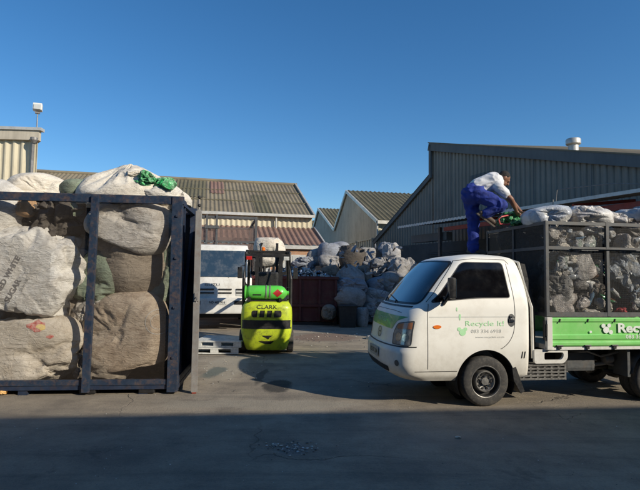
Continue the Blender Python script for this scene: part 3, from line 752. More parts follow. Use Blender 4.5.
# ================================================================== BLUE CAGE OF SACKS
CA = V((-4.42, 6.92, 0)); CB = V((-2.02, 7.17, 0)); cang = math.atan2(CB.y - CA.y, CB.x - CA.x)
def blue_cage():
    t = thing('storage_cage', 'large blue steel frame cage packed with woven sacks at the left of the yard', 'cage', CB, cang)
    # local x runs right; front plane y=0; right end at x=0; back y=1.25
    W, D, Z0, Z1 = 4.4, 1.3, .13, 2.80
    bm = NB(); bx(bm, -W, .05, -.035, .035, Z1 - .115, Z1, bev=.006); bx(bm, -W, .05, D - .03, D + .04, Z1 - .115, Z1, bev=.006); obj('top_rail', bm, M['blue'], t)
    bm = NB(); bx(bm, -W, -.01, -.03, .03, Z0, Z0 + .075, bev=.006); bx(bm, -W, -.01, D - .03, D + .04, Z0, Z0 + .1); obj('bottom_rail', bm, M['blue'], t)
    bm = NB(); bar(bm, (-1.2, -.045, .04), (-1.165, -.045, Z1 - .02), .10, .06, bev=.006); obj('post', bm, M['blue'], t)
    bm = NB(); bx(bm, -2.95, -2.85, -.075, -.035, Z0 - .04, Z1 - .12, bev=.006); obj('post', bm, M['blue'], t)
    bm = NB(); bx(bm, -.11, .035, -.052, .07, .03, Z1 - .003, bev=.008)
    for z in (.5, 1.2, 1.9, 2.5): bx(bm, -.05, -.02, -.075, -.05, z, z + .03)
    obj('post', bm, M['blue'], t)
    bm = NB(); bx(bm, -.05, .05, D - .06, D + .06, .06, Z1 - .02, bev=.006); obj('post', bm, M['darkblue'], t)
    bm = NB(); bx(bm, -.03, .035, .04, D, Z1 - .12, Z1 - .03); bx(bm, -.03, .035, .04, D, Z0, Z0 + .1)
    bar(bm, (0, .05, .3), (0, D - .1, 2.5), .05); bar(bm, (0, .3, .2), (0, .3, Z1 - .1), .05); obj('end_frame', bm, M['darkblue'], t)
    bm = NB(); bx(bm, -W, .04, -.02, D, Z0 - .06, Z0 - .003); [bx(bm, x, x + .12, 0, D, -.0, Z0 - .05) for x in (-3.9, -2.1, -.5)]; obj('floor', bm, M['darkblue'], t)
    bm = NB(); bx(bm, -W, 0, D + .045, D + .06, Z0, Z1 - .1); obj('back_panel', bm, M['darkblue'], t)
    bm = NB()
    v = [bm.verts.new(p) for p in ((-W, -.012, Z0), (-.05, -.012, Z0), (-.05, -.012, Z1 - .1), (-W, -.012, Z1 - .1))]; bm.faces.new(v); obj('wire_panel', bm, mesh_mat('front_cage_wire', (.13, .105, .085), .009, .0007), t)
    bm = NB()
    for x in (-.5, -1.3, -3.4):
        bm.free(); bm = NB(); bx(bm, x, x + .22, -.01, .12, .01, .1, bev=.02); obj('foot', bm, M['black'], t); bm = NB()
    return t
blue_cage()
cr = Matrix.Rotation(cang, 3, 'Z')
def cg(px, py, yl):
    """point inside the cage seen at a pixel, yl metres behind its front plane"""
    n = cr @ V((0, 1, 0)); d = at(px, py, 1.0) - V((0, 0, CZ)); o = V((0, 0, CZ))
    k = ((CB + n * yl) - o).dot(n) / d.dot(n); return o + d * k
G = 'sacks packed in the blue cage'
def csack(px, py, rx, ry, yl, rz_, mat, seed, label, depth=None, flat=True, sc=1.0, **k):
    p = cg(px, py, yl); s = p.y / F
    rr = (rx * s, depth or .5, ry * s)
    dy = -(yl - .035)
    rot = Matrix.Rotation(cang, 3, 'Z') @ Matrix.Rotation(rz_, 3, 'Y')
    k.setdefault('crease', .11); bm_k = dict(k)
    o = sack('woven_sack', label, 'sack', p, rr, M[mat], seed, group=G, rot=rot, ymin=dy if flat else None, **bm_k)
    return o
# front layer
S1 = csack(36, 273, 52, 49, .47, R(-18), 'bagwhite', 11, 'big whitish woven sack with faded dark lettering at the left of the cage', .50, proto=5, spin=.5, fold=.035, sag=.035, power=2.1, axis=(.75, -.6, .15), lump=.08)
S2 = csack(26, 350, 57, 36, .44, R(4), 'bagtan', 12, 'dusty cream sack with a small red and yellow print, bottom left of the cage', .46, proto=2, spin=2.9, fold=.03, sag=.05, power=2.3, axis=(-.9, -.3, -.2), lump=.1)
S3 = csack(131, 332, 44, 44, .45, R(20), 'bagumber', 13, 'dusty tan sack gathered to a tied neck, at the bottom right of the cage', .47, proto=4, spin=-.5, fold=.06, sag=.04, power=2.1, axis=(-.35, -1, -.1), lump=.12)
S4 = csack(134, 225, 41, 28, .50, R(8), 'baggrey', 14, 'wrinkled pale grey sack bulging under the top rail, right of the middle post', .50, proto=2, spin=.3, fold=.05, sag=.06, power=2.2, axis=(.3, -.9, -.5), lump=.13)
csack(130, 262, 45, 30, .62, R(6), 'bagbrown', 15, 'brown stained sack beneath the wrinkled pale grey one', .50, sub=6, fold=.04, sag=.07, axis=(.2, -1, -.4))
csack(104, 284, 30, 28, .60, R(35), 'baggreen', 16, 'pale green sack with a folded seam behind the tan sacks', .45, sub=6, fold=.05, sag=.05, axis=(-.5, -.6, .6))
csack(166, 272, 16, 36, .70, R(10), 'baggreen', 17, 'pale green sack squeezed beside the right corner post', .4, sub=6, sag=.08)
csack(100, 312, 26, 20, .60, R(-20), 'baggrey', 18, 'dull cream sack wedged left above the tied tan sack', .42, sub=6, sag=.08)
csack(104, 366, 26, 18, .5, R(5), 'bagbrown', 19, 'brown sack flattened at the cage floor beside the middle post', .42, sub=6, sag=.08)
csack(4, 212, 30, 30, .6, R(10), 'bagwhite', 20, 'off white sack in the top left corner of the cage', .45, sub=6, sag=.07)
csack(58, 218, 36, 22, .62, R(-12), 'bagdark', 21, 'dark crumpled cloth sack above the big whitish sack', .45, sub=6, fold=.07, sag=.09, lump=.2, crumple=.12)
csack(76, 205, 34, 18, .80, R(4), 'baggreen', 22, 'dull green grey sack tucked just below the top rail', .4, sub=6, sag=.09)
csack(26, 208, 8, 9, .26, R(0), 'bagcream', 23, 'small round tan bundle below the top rail near the left edge', .12, sub=5, flat=False, sag=.06).data.materials[0] = rough_mat('tan_cloth', (.45, .28, .15), (.38, .23, .12), 8, .9)
csack(74, 318, 20, 26, .72, R(15), 'bagbrown', 24, 'shadowed brown sack between the two big left sacks', .4, sub=6, sag=.09)
csack(80, 262, 16, 40, .85, R(0), 'baggrey', 25, 'grey sack mostly hidden behind the middle post', .4, sub=6, sag=.09)
# hidden rear layer fills the depth
for i, (px, py) in enumerate(((20, 240), (20, 330), (70, 290), (122, 300), (135, 350), (132, 225))):
    csack(px, py, 34, 36, 1.0, 0, ['baggrey', 'bagbrown', 'bagtan'][i % 3], 40 + i, ['grey sack in the rear layer behind the upper left sacks', 'brown sack in the rear layer behind the lower left sacks', 'tan sack in the rear layer behind the middle post', 'grey sack in the rear layer behind the brown stained sack', 'brown sack in the rear layer behind the tied tan sack', 'tan sack in the rear layer at the upper right corner'][i], .3, sub=5, flat=False)
# heaped above the top rail
def tsack(px, py, rx, ry, yl, mat, seed, label, depth=.5, **k):
    return csack(px, py, rx, ry, yl, k.pop('rz', 0), mat, seed, label, depth, flat=False, **k)
tsack(38, 195, 30, 21, .75, 'bagcream', 51, 'white sack peaking above the top rail at the left', .42, sub=6, power=2.0, axis=(.1, 0, 1), fold=.04, sag=.03, knot=False, lump=.1)
tsack(132, 188, 50, 22, .62, 'bagcream', 52, proto=0, label='large white sack spilling over the top of the cage with a peaked mouth', depth=.55, sub=6, power=2.1, axis=(-.05, -.1, 1), fold=.06, sag=.10, knot=True, lump=.14)
tsack(160, 190, 22, 12, .5, 'bagwhite', 53, 'slack white sack draped at the top right corner of the cage', .42, sub=5, crumple=.10, fold=.08, lump=.2)
tsack(82, 192, 20, 11, .85, 'baggreen', 54, 'grey green sack low behind the top rail', .4, sub=6, sag=.08)
tsack(182, 199, 9, 7, .55, 'bagcream', 55, 'loose white sack corner hanging over the right end of the cage', .35, sub=5, crumple=.25)
tsack(130, 173, 8, 9, .45, 'bagcream', 56, 'small peaked white cloth neck sticking up from the top sack', .12, proto=0, spin=0.0)
tsack(140, 178, 16, 6, .35, 'bagcream', 57, 'loose white cloth fold beside the green plastic bags', .2, proto=6)
def csmall(px, py, rx, ry, yl, mat, seed, label):
    p = cg(px, py, yl); s = p.y / F
    return sack('plastic_bag', label, 'plastic bag', p, (rx * s, rx * s * .8, ry * s), M[mat], seed, group='green plastic bags on the blue cage', proto=3, sub=5, crumple=.45, lump=.25, fold=.1)
csmall(146, 179, 12, 8, .18, 'greenplastic', 61, 'larger bright green plastic bag lying on the white sacks')
csmall(165, 184, 11, 7, .16, 'greenplastic', 62, 'smaller bright green plastic bag at the right of the white sacks')
# lettering and prints on the sacks
ink = rough_mat('faded_ink', (.16, .15, .14), (.24, .22, .20), 40, .9, 0, 0)
n = cr @ V((0, 1, 0)); ux0 = cr @ V((1, 0, 0)); a = R(63)
ux = ux0 * math.cos(a) + V((0, 0, 1)) * math.sin(a); uy = -ux0 * math.sin(a) + V((0, 0, 1)) * math.cos(a)
project_on(text2d('REFINED WHITE', .105, bold=.004), S1, cg(3, 281, 0), ux, uy, n, ink, 'lettering')
project_on(text2d('SUGAR', .11, bold=.004), S1, cg(11.5, 291, 0), ux, uy, n, ink, 'lettering')
project_on(text2d('50 kg NET', .055, bold=.001), S1, cg(24, 284, 0), ux, uy, n, rough_mat('very_faded_ink', (.33, .31, .28), (.4, .38, .34), 40, .9, 0, 0), 'lettering')
def blob(n_, r, seed):
    rnd = random.Random(seed); return [((r * rnd.uniform(.6, 1.1)) * math.cos(2 * math.pi * i / n_), (r * .6 * rnd.uniform(.6, 1.1)) * math.sin(2 * math.pi * i / n_)) for i in range(n_)]
project_on(flat2d(blob(11, .14, 3), .03), S2, cg(37, 326, 0), ux0, V((0, 0, 1)), n, rough_mat('red_print', (.42, .06, .04), (.6, .36, .3), 30, .8, 0, 0), 'print')
project_on(flat2d(blob(9, .075, 4), .03), S2, cg(41, 327, 0), ux0, V((0, 0, 1)), n, rough_mat('yellow_print', (.6, .42, .08), (.62, .5, .3), 30, .8, 0, 0), 'print', off=.007)
project_on(flat2d(blob(9, .05, 5), .03), S2, cg(50, 337, 0), ux0, V((0, 0, 1)), n, MATS['red_print'], 'print')
ring = []
bmr = NB()
for k in range(48):
    a0, a1 = 2 * math.pi * k / 48, 2 * math.pi * (k + 1) / 48
    for (r0, r1) in ((.17, .18), (.10, .107)):
        bmr.faces.new([bmr.verts.new((math.cos(q) * r, math.sin(q) * r, 0)) for q, r in ((a0, r0), (a1, r0), (a1, r1), (a0, r1))])
project_on(bmr, S3, cg(158, 322, 0), ux0, V((0, 0, 1)), n, MATS['very_faded_ink'], 'printed_emblem')

# ================================================================== GATE
def gate():
    t = thing('yard_gate', 'grey steel sheeted gate standing open edge on with insulators on its post', 'gate', (-1.76, 7.2, 0), math.atan2(1, -.238))
    bm = NB(); bx(bm, -.03, .035, -.045, .045, .02, 2.6, bev=.006); obj('post', bm, M['galv'], t)
    bm = NB(); bx(bm, .04, 2.4, -.012, .012, .15, 2.45); obj('sheet_panel', bm, M['greysteel'], t)
    bm = NB()
    for z in (.15, 1.2, 2.4): bx(bm, .04, 2.4, -.035, -.013, z, z + .06)
    bx(bm, 2.4, 2.46, -.03, .03, .02, 2.5); obj('frame', bm, M['galv'], t)
    bm = NB(); tube(bm, [(0, 0, 2.6), (0, 0, 2.82)], .012, 6); bar(bm, (.0, -.01, 2.3), (.0, -.01, 2.62), .03, .05); st = obj('insulator_bracket', bm, M['galv'], t)
    for z in (2.22, 2.38, 2.53, 2.68, 2.80):
        bm = NB(); lathe(bm, [(-.022, .012), (-.01, .024), (.01, .024), (.022, .012)], (-.005, -.005, z), 'Z', 10); obj('insulator', bm, M['black'], st)
    bm = NB(); bx(bm, -.05, -.03, -.03, .03, 1.3, 1.42, bev=.005); tube(bm, [(-.05, 0, 1.36), (-.09, 0, 1.36), (-.09, 0, 1.28)], .01, 6); obj('latch', bm, M['galv'], t)
    bm = NB(); lathe(bm, [(-.03, .05), (.03, .05)], (.02, 0, .03), 'Y', 16); obj('wheel', bm, M['redoxide'], t)
gate()

# ================================================================== WHITE CAB-OVER TRUCK BEHIND THE GATE
def white_truck():
    Y = 15.0; p = at(217.5, 300, Y); t = thing('cab_over_truck', 'white cab over truck with mesh sided load body parked behind the gate', 'truck', (p.x, Y, 0), R(11)); t.scale = (1.09, 1.09, 1.09)
    W = .93
    # cab shell, side profile extruded with tapered top
    prof = [(0, .62), (-.02, .95), (.0, 1.28), (.05, 1.42), (.22, 2.24), (.34, 2.36), (1.2, 2.42), (1.55, 2.38), (1.62, 2.2), (1.62, .62)]
    bm = NB()
    def wd(z): return pl([(.6, W), (1.4, W), (2.3, W - .11), (2.45, W - .16)], z)
    rows = []
    for (y, z) in prof:
        w = wd(z); rows.append([bm.verts.new((x * w, y + (abs(x) ** 6) * .10 * (1 if y < .5 else 0), z)) for x in (-1, -.93, -.6, 0, .6, .93, 1)])
    for i in range(len(rows)):
        A, B = rows[i], rows[(i + 1) % len(rows)]
        for k in range(6): bm.faces.new((A[k], A[k + 1], B[k + 1], B[k]))
    bm.faces.new([r[0] for r in rows]); bm.faces.new([r[-1] for r in rows][::-1])
    cab = obj('cab', bm, M['whiteold'], t, angle=35)
    bm = NB()
    def sc(x, z): return V((x, lin([(1.42, .05), (2.24, .22)], z) - .012 + (abs(x / W) ** 6) * .08, z))
    f2 = flat2d(roundpoly([(-W + .09, 1.47), (W - .09, 1.47), (W - .17, 2.2), (-W + .17, 2.2)], .06), .08)
    for v in f2.verts: v.co = sc(v.co.x, v.co.y)
    obj('windscreen', f2, M['haze'], t, norm=False)
    bm = NB(); f2 = flat2d(roundpoly([(.45, 1.5), (1.35, 1.45), (1.3, 2.15), (.62, 2.15)], .05), .2)
    for v in f2.verts: v.co = V((wd(v.co.y) + .006, v.co.x, v.co.y))
    obj('side_window', f2, M['glass'], t, norm=False)
    bm = NB()
    for (x0, x1, z) in ((-.62, -.1, 1.13), (.02, .38, 1.13), (-.62, -.1, 1.03), (.02, .38, 1.03), (.5, .82, 1.13), (.5, .82, 1.03)): bx(bm, x0, x1, -.035, 0, z - .018, z + .018, bev=.005)
    obj('grille_slot', bm, M['black'], t)
    bm = NB(); bx(bm, -W - .02, W + .02, -.16, .02, .47, .90, bev=.05); obj('bumper', bm, M['whiteold'], t)
    for x_ in (-.8, .45):
        bm = NB(); bx(bm, x_, x_ + .35, -.175, -.155, .72, .82, bev=.01); obj('fog_lamp_recess', bm, M['black'], t)
    bm = NB(); bx(bm, -.27, .25, -.17, -.162, .72, .83, bev=.003); pt = obj('number_plate', bm, M['whiteplastic'], t)
    tx = text2d('ND 482 916', .085, bold=.001)
    for v in tx.verts: v.co = V((v.co.x - .01, -.175, v.co.y + .775))
    obj('lettering', tx, M['black'], pt, norm=False)
    for s in (-1, 1):
        bm = NB(); bx(bm, s * .66 - .17, s * .66 + .17, -.03, .05, .95, 1.10, bev=.02)
        obj('headlight', bm, M['windowglass'], t)
        bm = NB(); tube(bm, [(s * (W - .05), .1, 1.5), (s * (W + .12), .02, 1.55), (s * (W + .14), .02, 2.0), (s * (W - .1), .12, 2.05)], .014, 6); bx(bm, s * (W + .06), s * (W + .22), -.01, .04, 1.55, 1.92, bev=.01); obj('mirror', bm, M['blackplastic'], t)
    tx = text2d('ISUZU', .10)
    for v in tx.verts: v.co = V((v.co.x * 1.5 - .15, -.009, v.co.y + 1.25))
    obj('lettering', tx, M['greysteel'], t, norm=False)
    bm = NB(); tube(bm, [(.3, .06, 1.44), (.1, .1, 1.5), (-.45, .11, 1.53)], .01, 6); tube(bm, [(.75, .06, 1.44), (.55, .1, 1.5), (.1, .11, 1.55)], .01, 6); obj('wiper', bm, M['black'], t)
    for s in (-1, 1):
        for y in (.75, 3.6):
            bm = NB(); lathe(bm, [(-.11, .24), (-.11, .36), (-.07, .39), (.07, .39), (.11, .36), (.11, .24)], (0, 0, 0), 'X', 28); w = obj('wheel', bm, M['rubber'], t); w.location = (s * .78, y, .39)
            bm = NB(); lathe(bm, [(-.06, .05), (-.06, .235), (.06, .235), (.06, .05)], (0, 0, 0), 'X', 24); obj('rim', bm, M['rim'], w)
    bm = NB(); bx(bm, -.4, -.28, .3, 5, .55, .75); bx(bm, .28, .4, .3, 5, .55, .75); bx(bm, -.85, .85, .6, .9, .3, .45); bx(bm, -.5, .5, .2, 1.4, .4, .95); obj('chassis', bm, M['black'], t)
    # mesh sided body with tall cage front
    bm = NB(); bx(bm, -1.05, 1.05, 1.72, 5.6, .9, 1.02); obj('load_bed', bm, M['greysteel'], t)
    bm = NB(); H = 3.35
    for x in (-1.12, 1.12):
        for y in (1.75, 3.6, 5.6): bx(bm, x - .035, x + .035, y - .035, y + .035, 1.0, H)
        bx(bm, x - .03, x + .03, 1.8, 5.56, H - .08, H - .01); bx(bm, x - .03, x + .03, 1.8, 5.56, 2.55, 2.6)
    bx(bm, -1.08, 1.08, 1.72, 1.78, H - .07, H - .003); bx(bm, -1.08, 1.08, 1.72, 1.78, 2.52, 2.58); bx(bm, -1.08, 1.08, 5.57, 5.63, H - .07, H - .003)
    bx(bm, -.42, -.36, 1.68, 1.715, 2.3, H + .03); bx(bm, -.12, -.06, 1.68, 1.715, 2.3, H + .03); bx(bm, -.45, -.03, 1.66, 1.70, 2.95, 3.04)
    obj('cage_frame', bm, M['greysteel'], t)
    bm = NB()
    for P in (((-1.09, 1.75, 1), (1.09, 1.75, 1), (1.09, 1.75, H - .36), (-1.09, 1.75, H - .36)), ((1.12, 1.8, 1), (1.12, 5.55, 1), (1.12, 5.55, H - .05), (1.12, 1.8, H - .05)), ((-1.12, 1.8, 1), (-1.12, 5.55, 1), (-1.12, 5.55, H - .05), (-1.12, 1.8, H - .05)), ((-1.09, 5.6, 1), (1.09, 5.6, 1), (1.09, 5.6, H - .4), (-1.09, 5.6, H - .4))):
        bm.faces.new([bm.verts.new(q) for q in P])
    obj('wire_panel', bm, M['wirelight'], t)
white_truck()
# white plastic pallets lying in front of it
pp = at(222, 350, 11.4)
for i in range(2):
    t = thing('plastic_pallet', ['dirty white plastic pallet, lower of the two stacked beside the gate', 'white slatted plastic pallet, upper of the two stacked beside the gate', ''][i], 'pallet', (pp.x + [.0, .05, -.03][i], 10.55 + [.0, .05, .03][i], .02 + i * .135), R([4, -3, 2][i]), 'white pallets beside the gate')
    bm = NB()
    for k in range(7): bx(bm, -.5, .5, k * .14, k * .14 + .1, .10, .128)
    obj('deck', bm, M['whiteplastic'], t)
    bm = NB()
    for y in (0, .43, .86): [bx(bm, x, x + .16, y, y + .1, .025, .097) for x in (-.5, -.08, .34)]
    [bx(bm, -.5, .5, y, y + .1, 0, .022) for y in (0, .43, .86)]
    obj('foot', bm, M['whiteplastic'], t)

# ================================================================== FORKLIFT
def forklift():
    Y = 10.55; p = at(266, 352, Y)
    t = thing('forklift', 'lime green forklift seen from behind with green gas cylinder across its back', 'forklift', (p.x, Y, 0), R(5))
    # local: -y is the rear (towards the camera). counterweight from rows
    def row(z): # (halfwidth, rear y, corner)
        w = pl([(.10, .43), (.16, .455), (.42, .52), (.50, .535), (.8, .54), (.98, .53), (1.07, .49), (1.12, .46)], z)
        y = pl([(.10, .10), (.16, .06), (.45, -.04), (.55, -.05), (.8, -.06), (1.0, -.05), (1.08, -.01), (1.12, .04)], z); return w, y
    def rear(x, z):
        w, y = row(z); u = min(1, abs(x) / w); return y + .26 * (1 - (1 - u ** 3.6) ** (1 / 3.6))
    bm = NB(); rings = []
    for k in range(41):
        z = .10 + 1.02 * k / 40; w, y = row(z); ring = []
        for j in range(41):
            th = -math.pi / 2 + math.pi * j / 40
            x = math.copysign(abs(math.sin(th)) ** .55, th) * w; ring.append(bm.verts.new((x, rear(x, z), z)))
        ring.append(bm.verts.new((w, .95, z))); ring.insert(0, bm.verts.new((-w, .95, z))); rings.append(ring)
    for i in range(40):
        for k in range(42): bm.faces.new((rings[i][k], rings[i][k + 1], rings[i + 1][k + 1], rings[i + 1][k]))
        bm.faces.new((rings[i][-1], rings[i][0], rings[i + 1][0], rings[i + 1][-1]))
    bm.faces.new(rings[0]); bm.faces.new(rings[-1])
    cw = obj('counterweight', bm, M['lime'], t, angle=40)
    def wrap(poly, name, mat, off=.004, step=.04, parent=t):
        f = flat2d(poly, step)
        for v in f.verts: x, z = v.co.x, v.co.y; v.co = V((x, rear(x, z) - off, z))
        return obj(name, f, mat, parent, norm=False)
    wrap(roundpoly([(-.53, .56), (.53, .56), (.545, .74), (-.545, .74)], .01), 'dark_band', M['blackplastic'], .006)
    wrap(roundpoly([(-.28, .63), (.28, .63), (.25, .72), (-.25, .72)], .03), 'vent_slot', M['black'], .012)
    gr = wrap(roundpoly([(-.31, .80), (.31, .80), (.31, .94), (-.31, .94)], .05), 'grille_opening', M['black'], .006)
    for x in (-.17, -.02, .13):
        bm = NB(); box(bm, (x, rear(x, .87) - .01, .87), (.05, .03, .15), rot=Matrix.Rotation(R(6), 3, 'Y'), bev=.01); obj('grille_bar', bm, M['lime'], gr)
    f = text2d('CLARK', .11, bold=.0008)
    for v in f.verts: x, z = v.co.x * 1.25, v.co.y + 1.01; v.co = V((x, rear(x, z) - .006, z))
    obj('lettering', f, M['black'], cw, norm=False)
    wrap([(-.10, .42), (.14, .42), (.06, .37), (.05, .34), (-.02, .38)], 'recess', M['black'], .006)
    wrap([(-.16, .30), (.16, .30), (.10, .24), (-.02, .24)], 'recess', M['black'], .006)
    # body sides, hood, fenders
    bm = NB(); bx(bm, -.5, .5, .75, 2.1, .35, .95, bev=.04); obj('body', bm, M['lime'], t)
    bm = NB(); bx(bm, -.42, .42, .2, 1.1, 1.1, 1.18, bev=.02); bx(bm, -.5, .5, 1.6, 2.0, .95, 1.25, bev=.03); obj('hood', bm, M['blackplastic'], t)
    bm = NB(); box(bm, (0, .95, 1.24), (.5, .48, .12), bev=.04); box(bm, (0, .72, 1.5), (.48, .12, .5), bev=.05, rot=None); obj('seat', bm, M['blackplastic'], t)
    bm = NB(); tube(bm, [(0, 1.75, 1.1), (0, 1.5, 1.5)], .025, 8); w = bmesh.ops.create_circle(bm, segments=24, radius=.17)
    bmesh.ops.delete(bm, geom=w['verts'], context='VERTS')
    pts = [V((math.cos(a) * .17, 1.5 + math.sin(a) * .10, 1.5 + math.sin(a) * .13)) for a in [2 * math.pi * k / 20 for k in range(21)]]; tube(bm, pts, .015, 6); obj('steering_wheel', bm, M['black'], t)
    # overhead guard
    bm = NB()
    for s in (-1, 1):
        tube(bm, [(s * .50, .20, 1.0), (s * .50, .18, 1.6), (s * .47, .36, 2.16), (s * .45, .5, 2.2)], .035, 8)
        tube(bm, [(s * .50, 1.95, 1.1), (s * .46, 1.45, 2.2)], .035, 8)
        bar(bm, (s * .46, .4, 2.2), (s * .46, 1.5, 2.2), .05, .05)
    for y in (.42, .62, .82, 1.02, 1.22, 1.48): bar(bm, (-.45, y, 2.2), (.45, y, 2.2), .035, .03)
    bar(bm, (-.48, .3, 2.1), (.48, .3, 2.1), .04, .07); bar(bm, (-.5, .19, 1.55), (-.5, 1.9, 1.35), .03)
    obj('overhead_guard', bm, M['black'], t)
    for s in (-1, 1):
        bm = NB(); bx(bm, s * .40 - .06, s * .40 + .06, .22, .27, 2.0, 2.08, bev=.01); obj('tail_light', bm, M['redlens'] if s < 0 else M['whiteplastic'], t)
        bm = NB(); bx(bm, s * .56, s * .66, .5, .53, 1.6, 1.85, bev=.01); tube(bm, [(s * .48, .5, 1.9), (s * .6, .5, 1.86)], .01, 6); obj('mirror', bm, M['blackplastic'], t)
    bm = NB(); lathe(bm, [(0, .045), (.1, .045), (.12, .02)], (-.12, .9, 2.2), 'Z', 14); obj('beacon', bm, M['orangelens'], t)
    # mast
    bm = NB()
    for s in (-1, 1):
        bar(bm, (s * .30, 2.35, .1), (s * .30, 2.35, 2.25), .10, .13); bar(bm, (s * .20, 2.40, .2), (s * .20, 2.40, 2.5), .06, .1); tube(bm, [(s * .12, 2.35, .3), (s * .12, 2.35, 1.9)], .035, 8)
    for z in (.3, 1.2, 2.15): bar(bm, (-.34, 2.42, z), (.34, 2.42, z), .06, .08)
    obj('mast', bm, M['black'], t)
    bm = NB()
    for z in (1.72, 2.15): bar(bm, (-.48, 2.5, z), (.48, 2.5, z), .05, .09)
    for x in (-.45, -.2, 0, .2, .45): bar(bm, (x, 2.5, 1.7), (x, 2.5, 2.3), .03)
    obj('carriage', bm, M['black'], t)
    for s in (-1, 1):
        bm = NB(); bx(bm, s * .25 - .06, s * .25 + .06, 2.53, 2.57, 1.68, 2.2); bx(bm, s * .25 - .06, s * .25 + .06, 2.57, 3.6, 1.68, 1.715); obj('fork', bm, M['black'], t)
    # wheels
    for (x, y, r, wd) in ((-.51, .50, .25, .14), (.51, .50, .25, .14), (-.50, 1.95, .31, .2), (.50, 1.95, .31, .2)):
        bm = NB(); lathe(bm, [(-wd / 2, r * .6), (-wd / 2, r * .93), (-wd * .35, r), (wd * .35, r), (wd / 2, r * .93), (wd / 2, r * .6)], (0, 0, 0), 'X', 28); w = obj('wheel', bm, M['rubber'], t); w.location = (x, y, r)
        bm = NB(); lathe(bm, [(-wd * .4, .04), (-wd * .4, r * .58), (wd * .4, r * .58), (wd * .4, .04)], (0, 0, 0), 'X', 20); obj('rim', bm, M['lime'], w)
    # gas cylinder across the back, with bracket and straps
    bm = NB(); z = 1.30; y = .17
    lathe(bm, [(-.47, .155), (-.46, .155), (-.44, .155), (-.43, .10), (-.40, .145), (-.36, .158), (.22, .158), (.30, .15), (.36, .12), (.40, .07), (.42, .045), (.46, .045)], (0, y, z), 'X', 36)
    cy = obj('gas_cylinder', bm, M['cylgreen'], t, angle=50)
    bm = NB()
    for q in (([(.16, 0), (.26, .085), (.36, 0), (.26, -.085)]),):
        vs = []
        f = flat2d(q, .03)
        for v in f.verts: x, zz = v.co.x - .04, v.co.y; v.co = V((x, y - math.sqrt(max(.0, .158 ** 2 - (zz) ** 2)) - .003, z + zz))
    obj('hazard_diamond', f, M['red'], cy, norm=False)
    bm.free(); bm = NB(); f = flat2d([(-.30, -.05), (-.12, -.05), (-.12, -.025), (-.30, -.025)], .03)
    for v in f.verts: v.co = V((v.co.x, y - math.sqrt(.158 ** 2 - v.co.y ** 2) - .003, z + v.co.y))
    obj('lettering', f, M['black'], cy, norm=False)
    for x in (-.02, .06):
        bm = NB(); lathe(bm, [(-.012, .161), (-.012, .168), (.012, .168), (.012, .161)], (x, y, z), 'X', 32, close=True); obj('strap', bm, M['galv'], cy)
    bm = NB(); bx(bm, -.38, .32, .05, .32, 1.125, 1.15); bx(bm, -.4, -.34, .0, .3, 1.12, 1.22); bx(bm, .25, .3, 0, .3, 1.12, 1.2); obj('cylinder_bracket', bm, M['black'], t)
    bm = NB(); tube(bm, [(.46, y, z), (.52, y + .02, z + .05), (.52, y + .2, z - .1), (.4, y + .4, 1.1)], .012, 6); tube(bm, [(.40, y, z), (.40, y, z + .12), (.48, y, z + .12)], .01, 6); obj('hose', bm, M['black'], t)
    fk = t.matrix_basis.copy() if False else None
    return t, p
FL, fp = forklift()
q = at(270, 243, 13.3)
sack('woven_sack', 'white bulk sack raised on the forks above the forklift guard', 'sack', (q.x, 13.3, 2.26), (.40, .42, .40), M['bagcream'], 71, proto=1, spin=3.1, sub=6, power=2.9, axis=(0, 0, 1), fold=.03, group='bulk sacks in the yard')

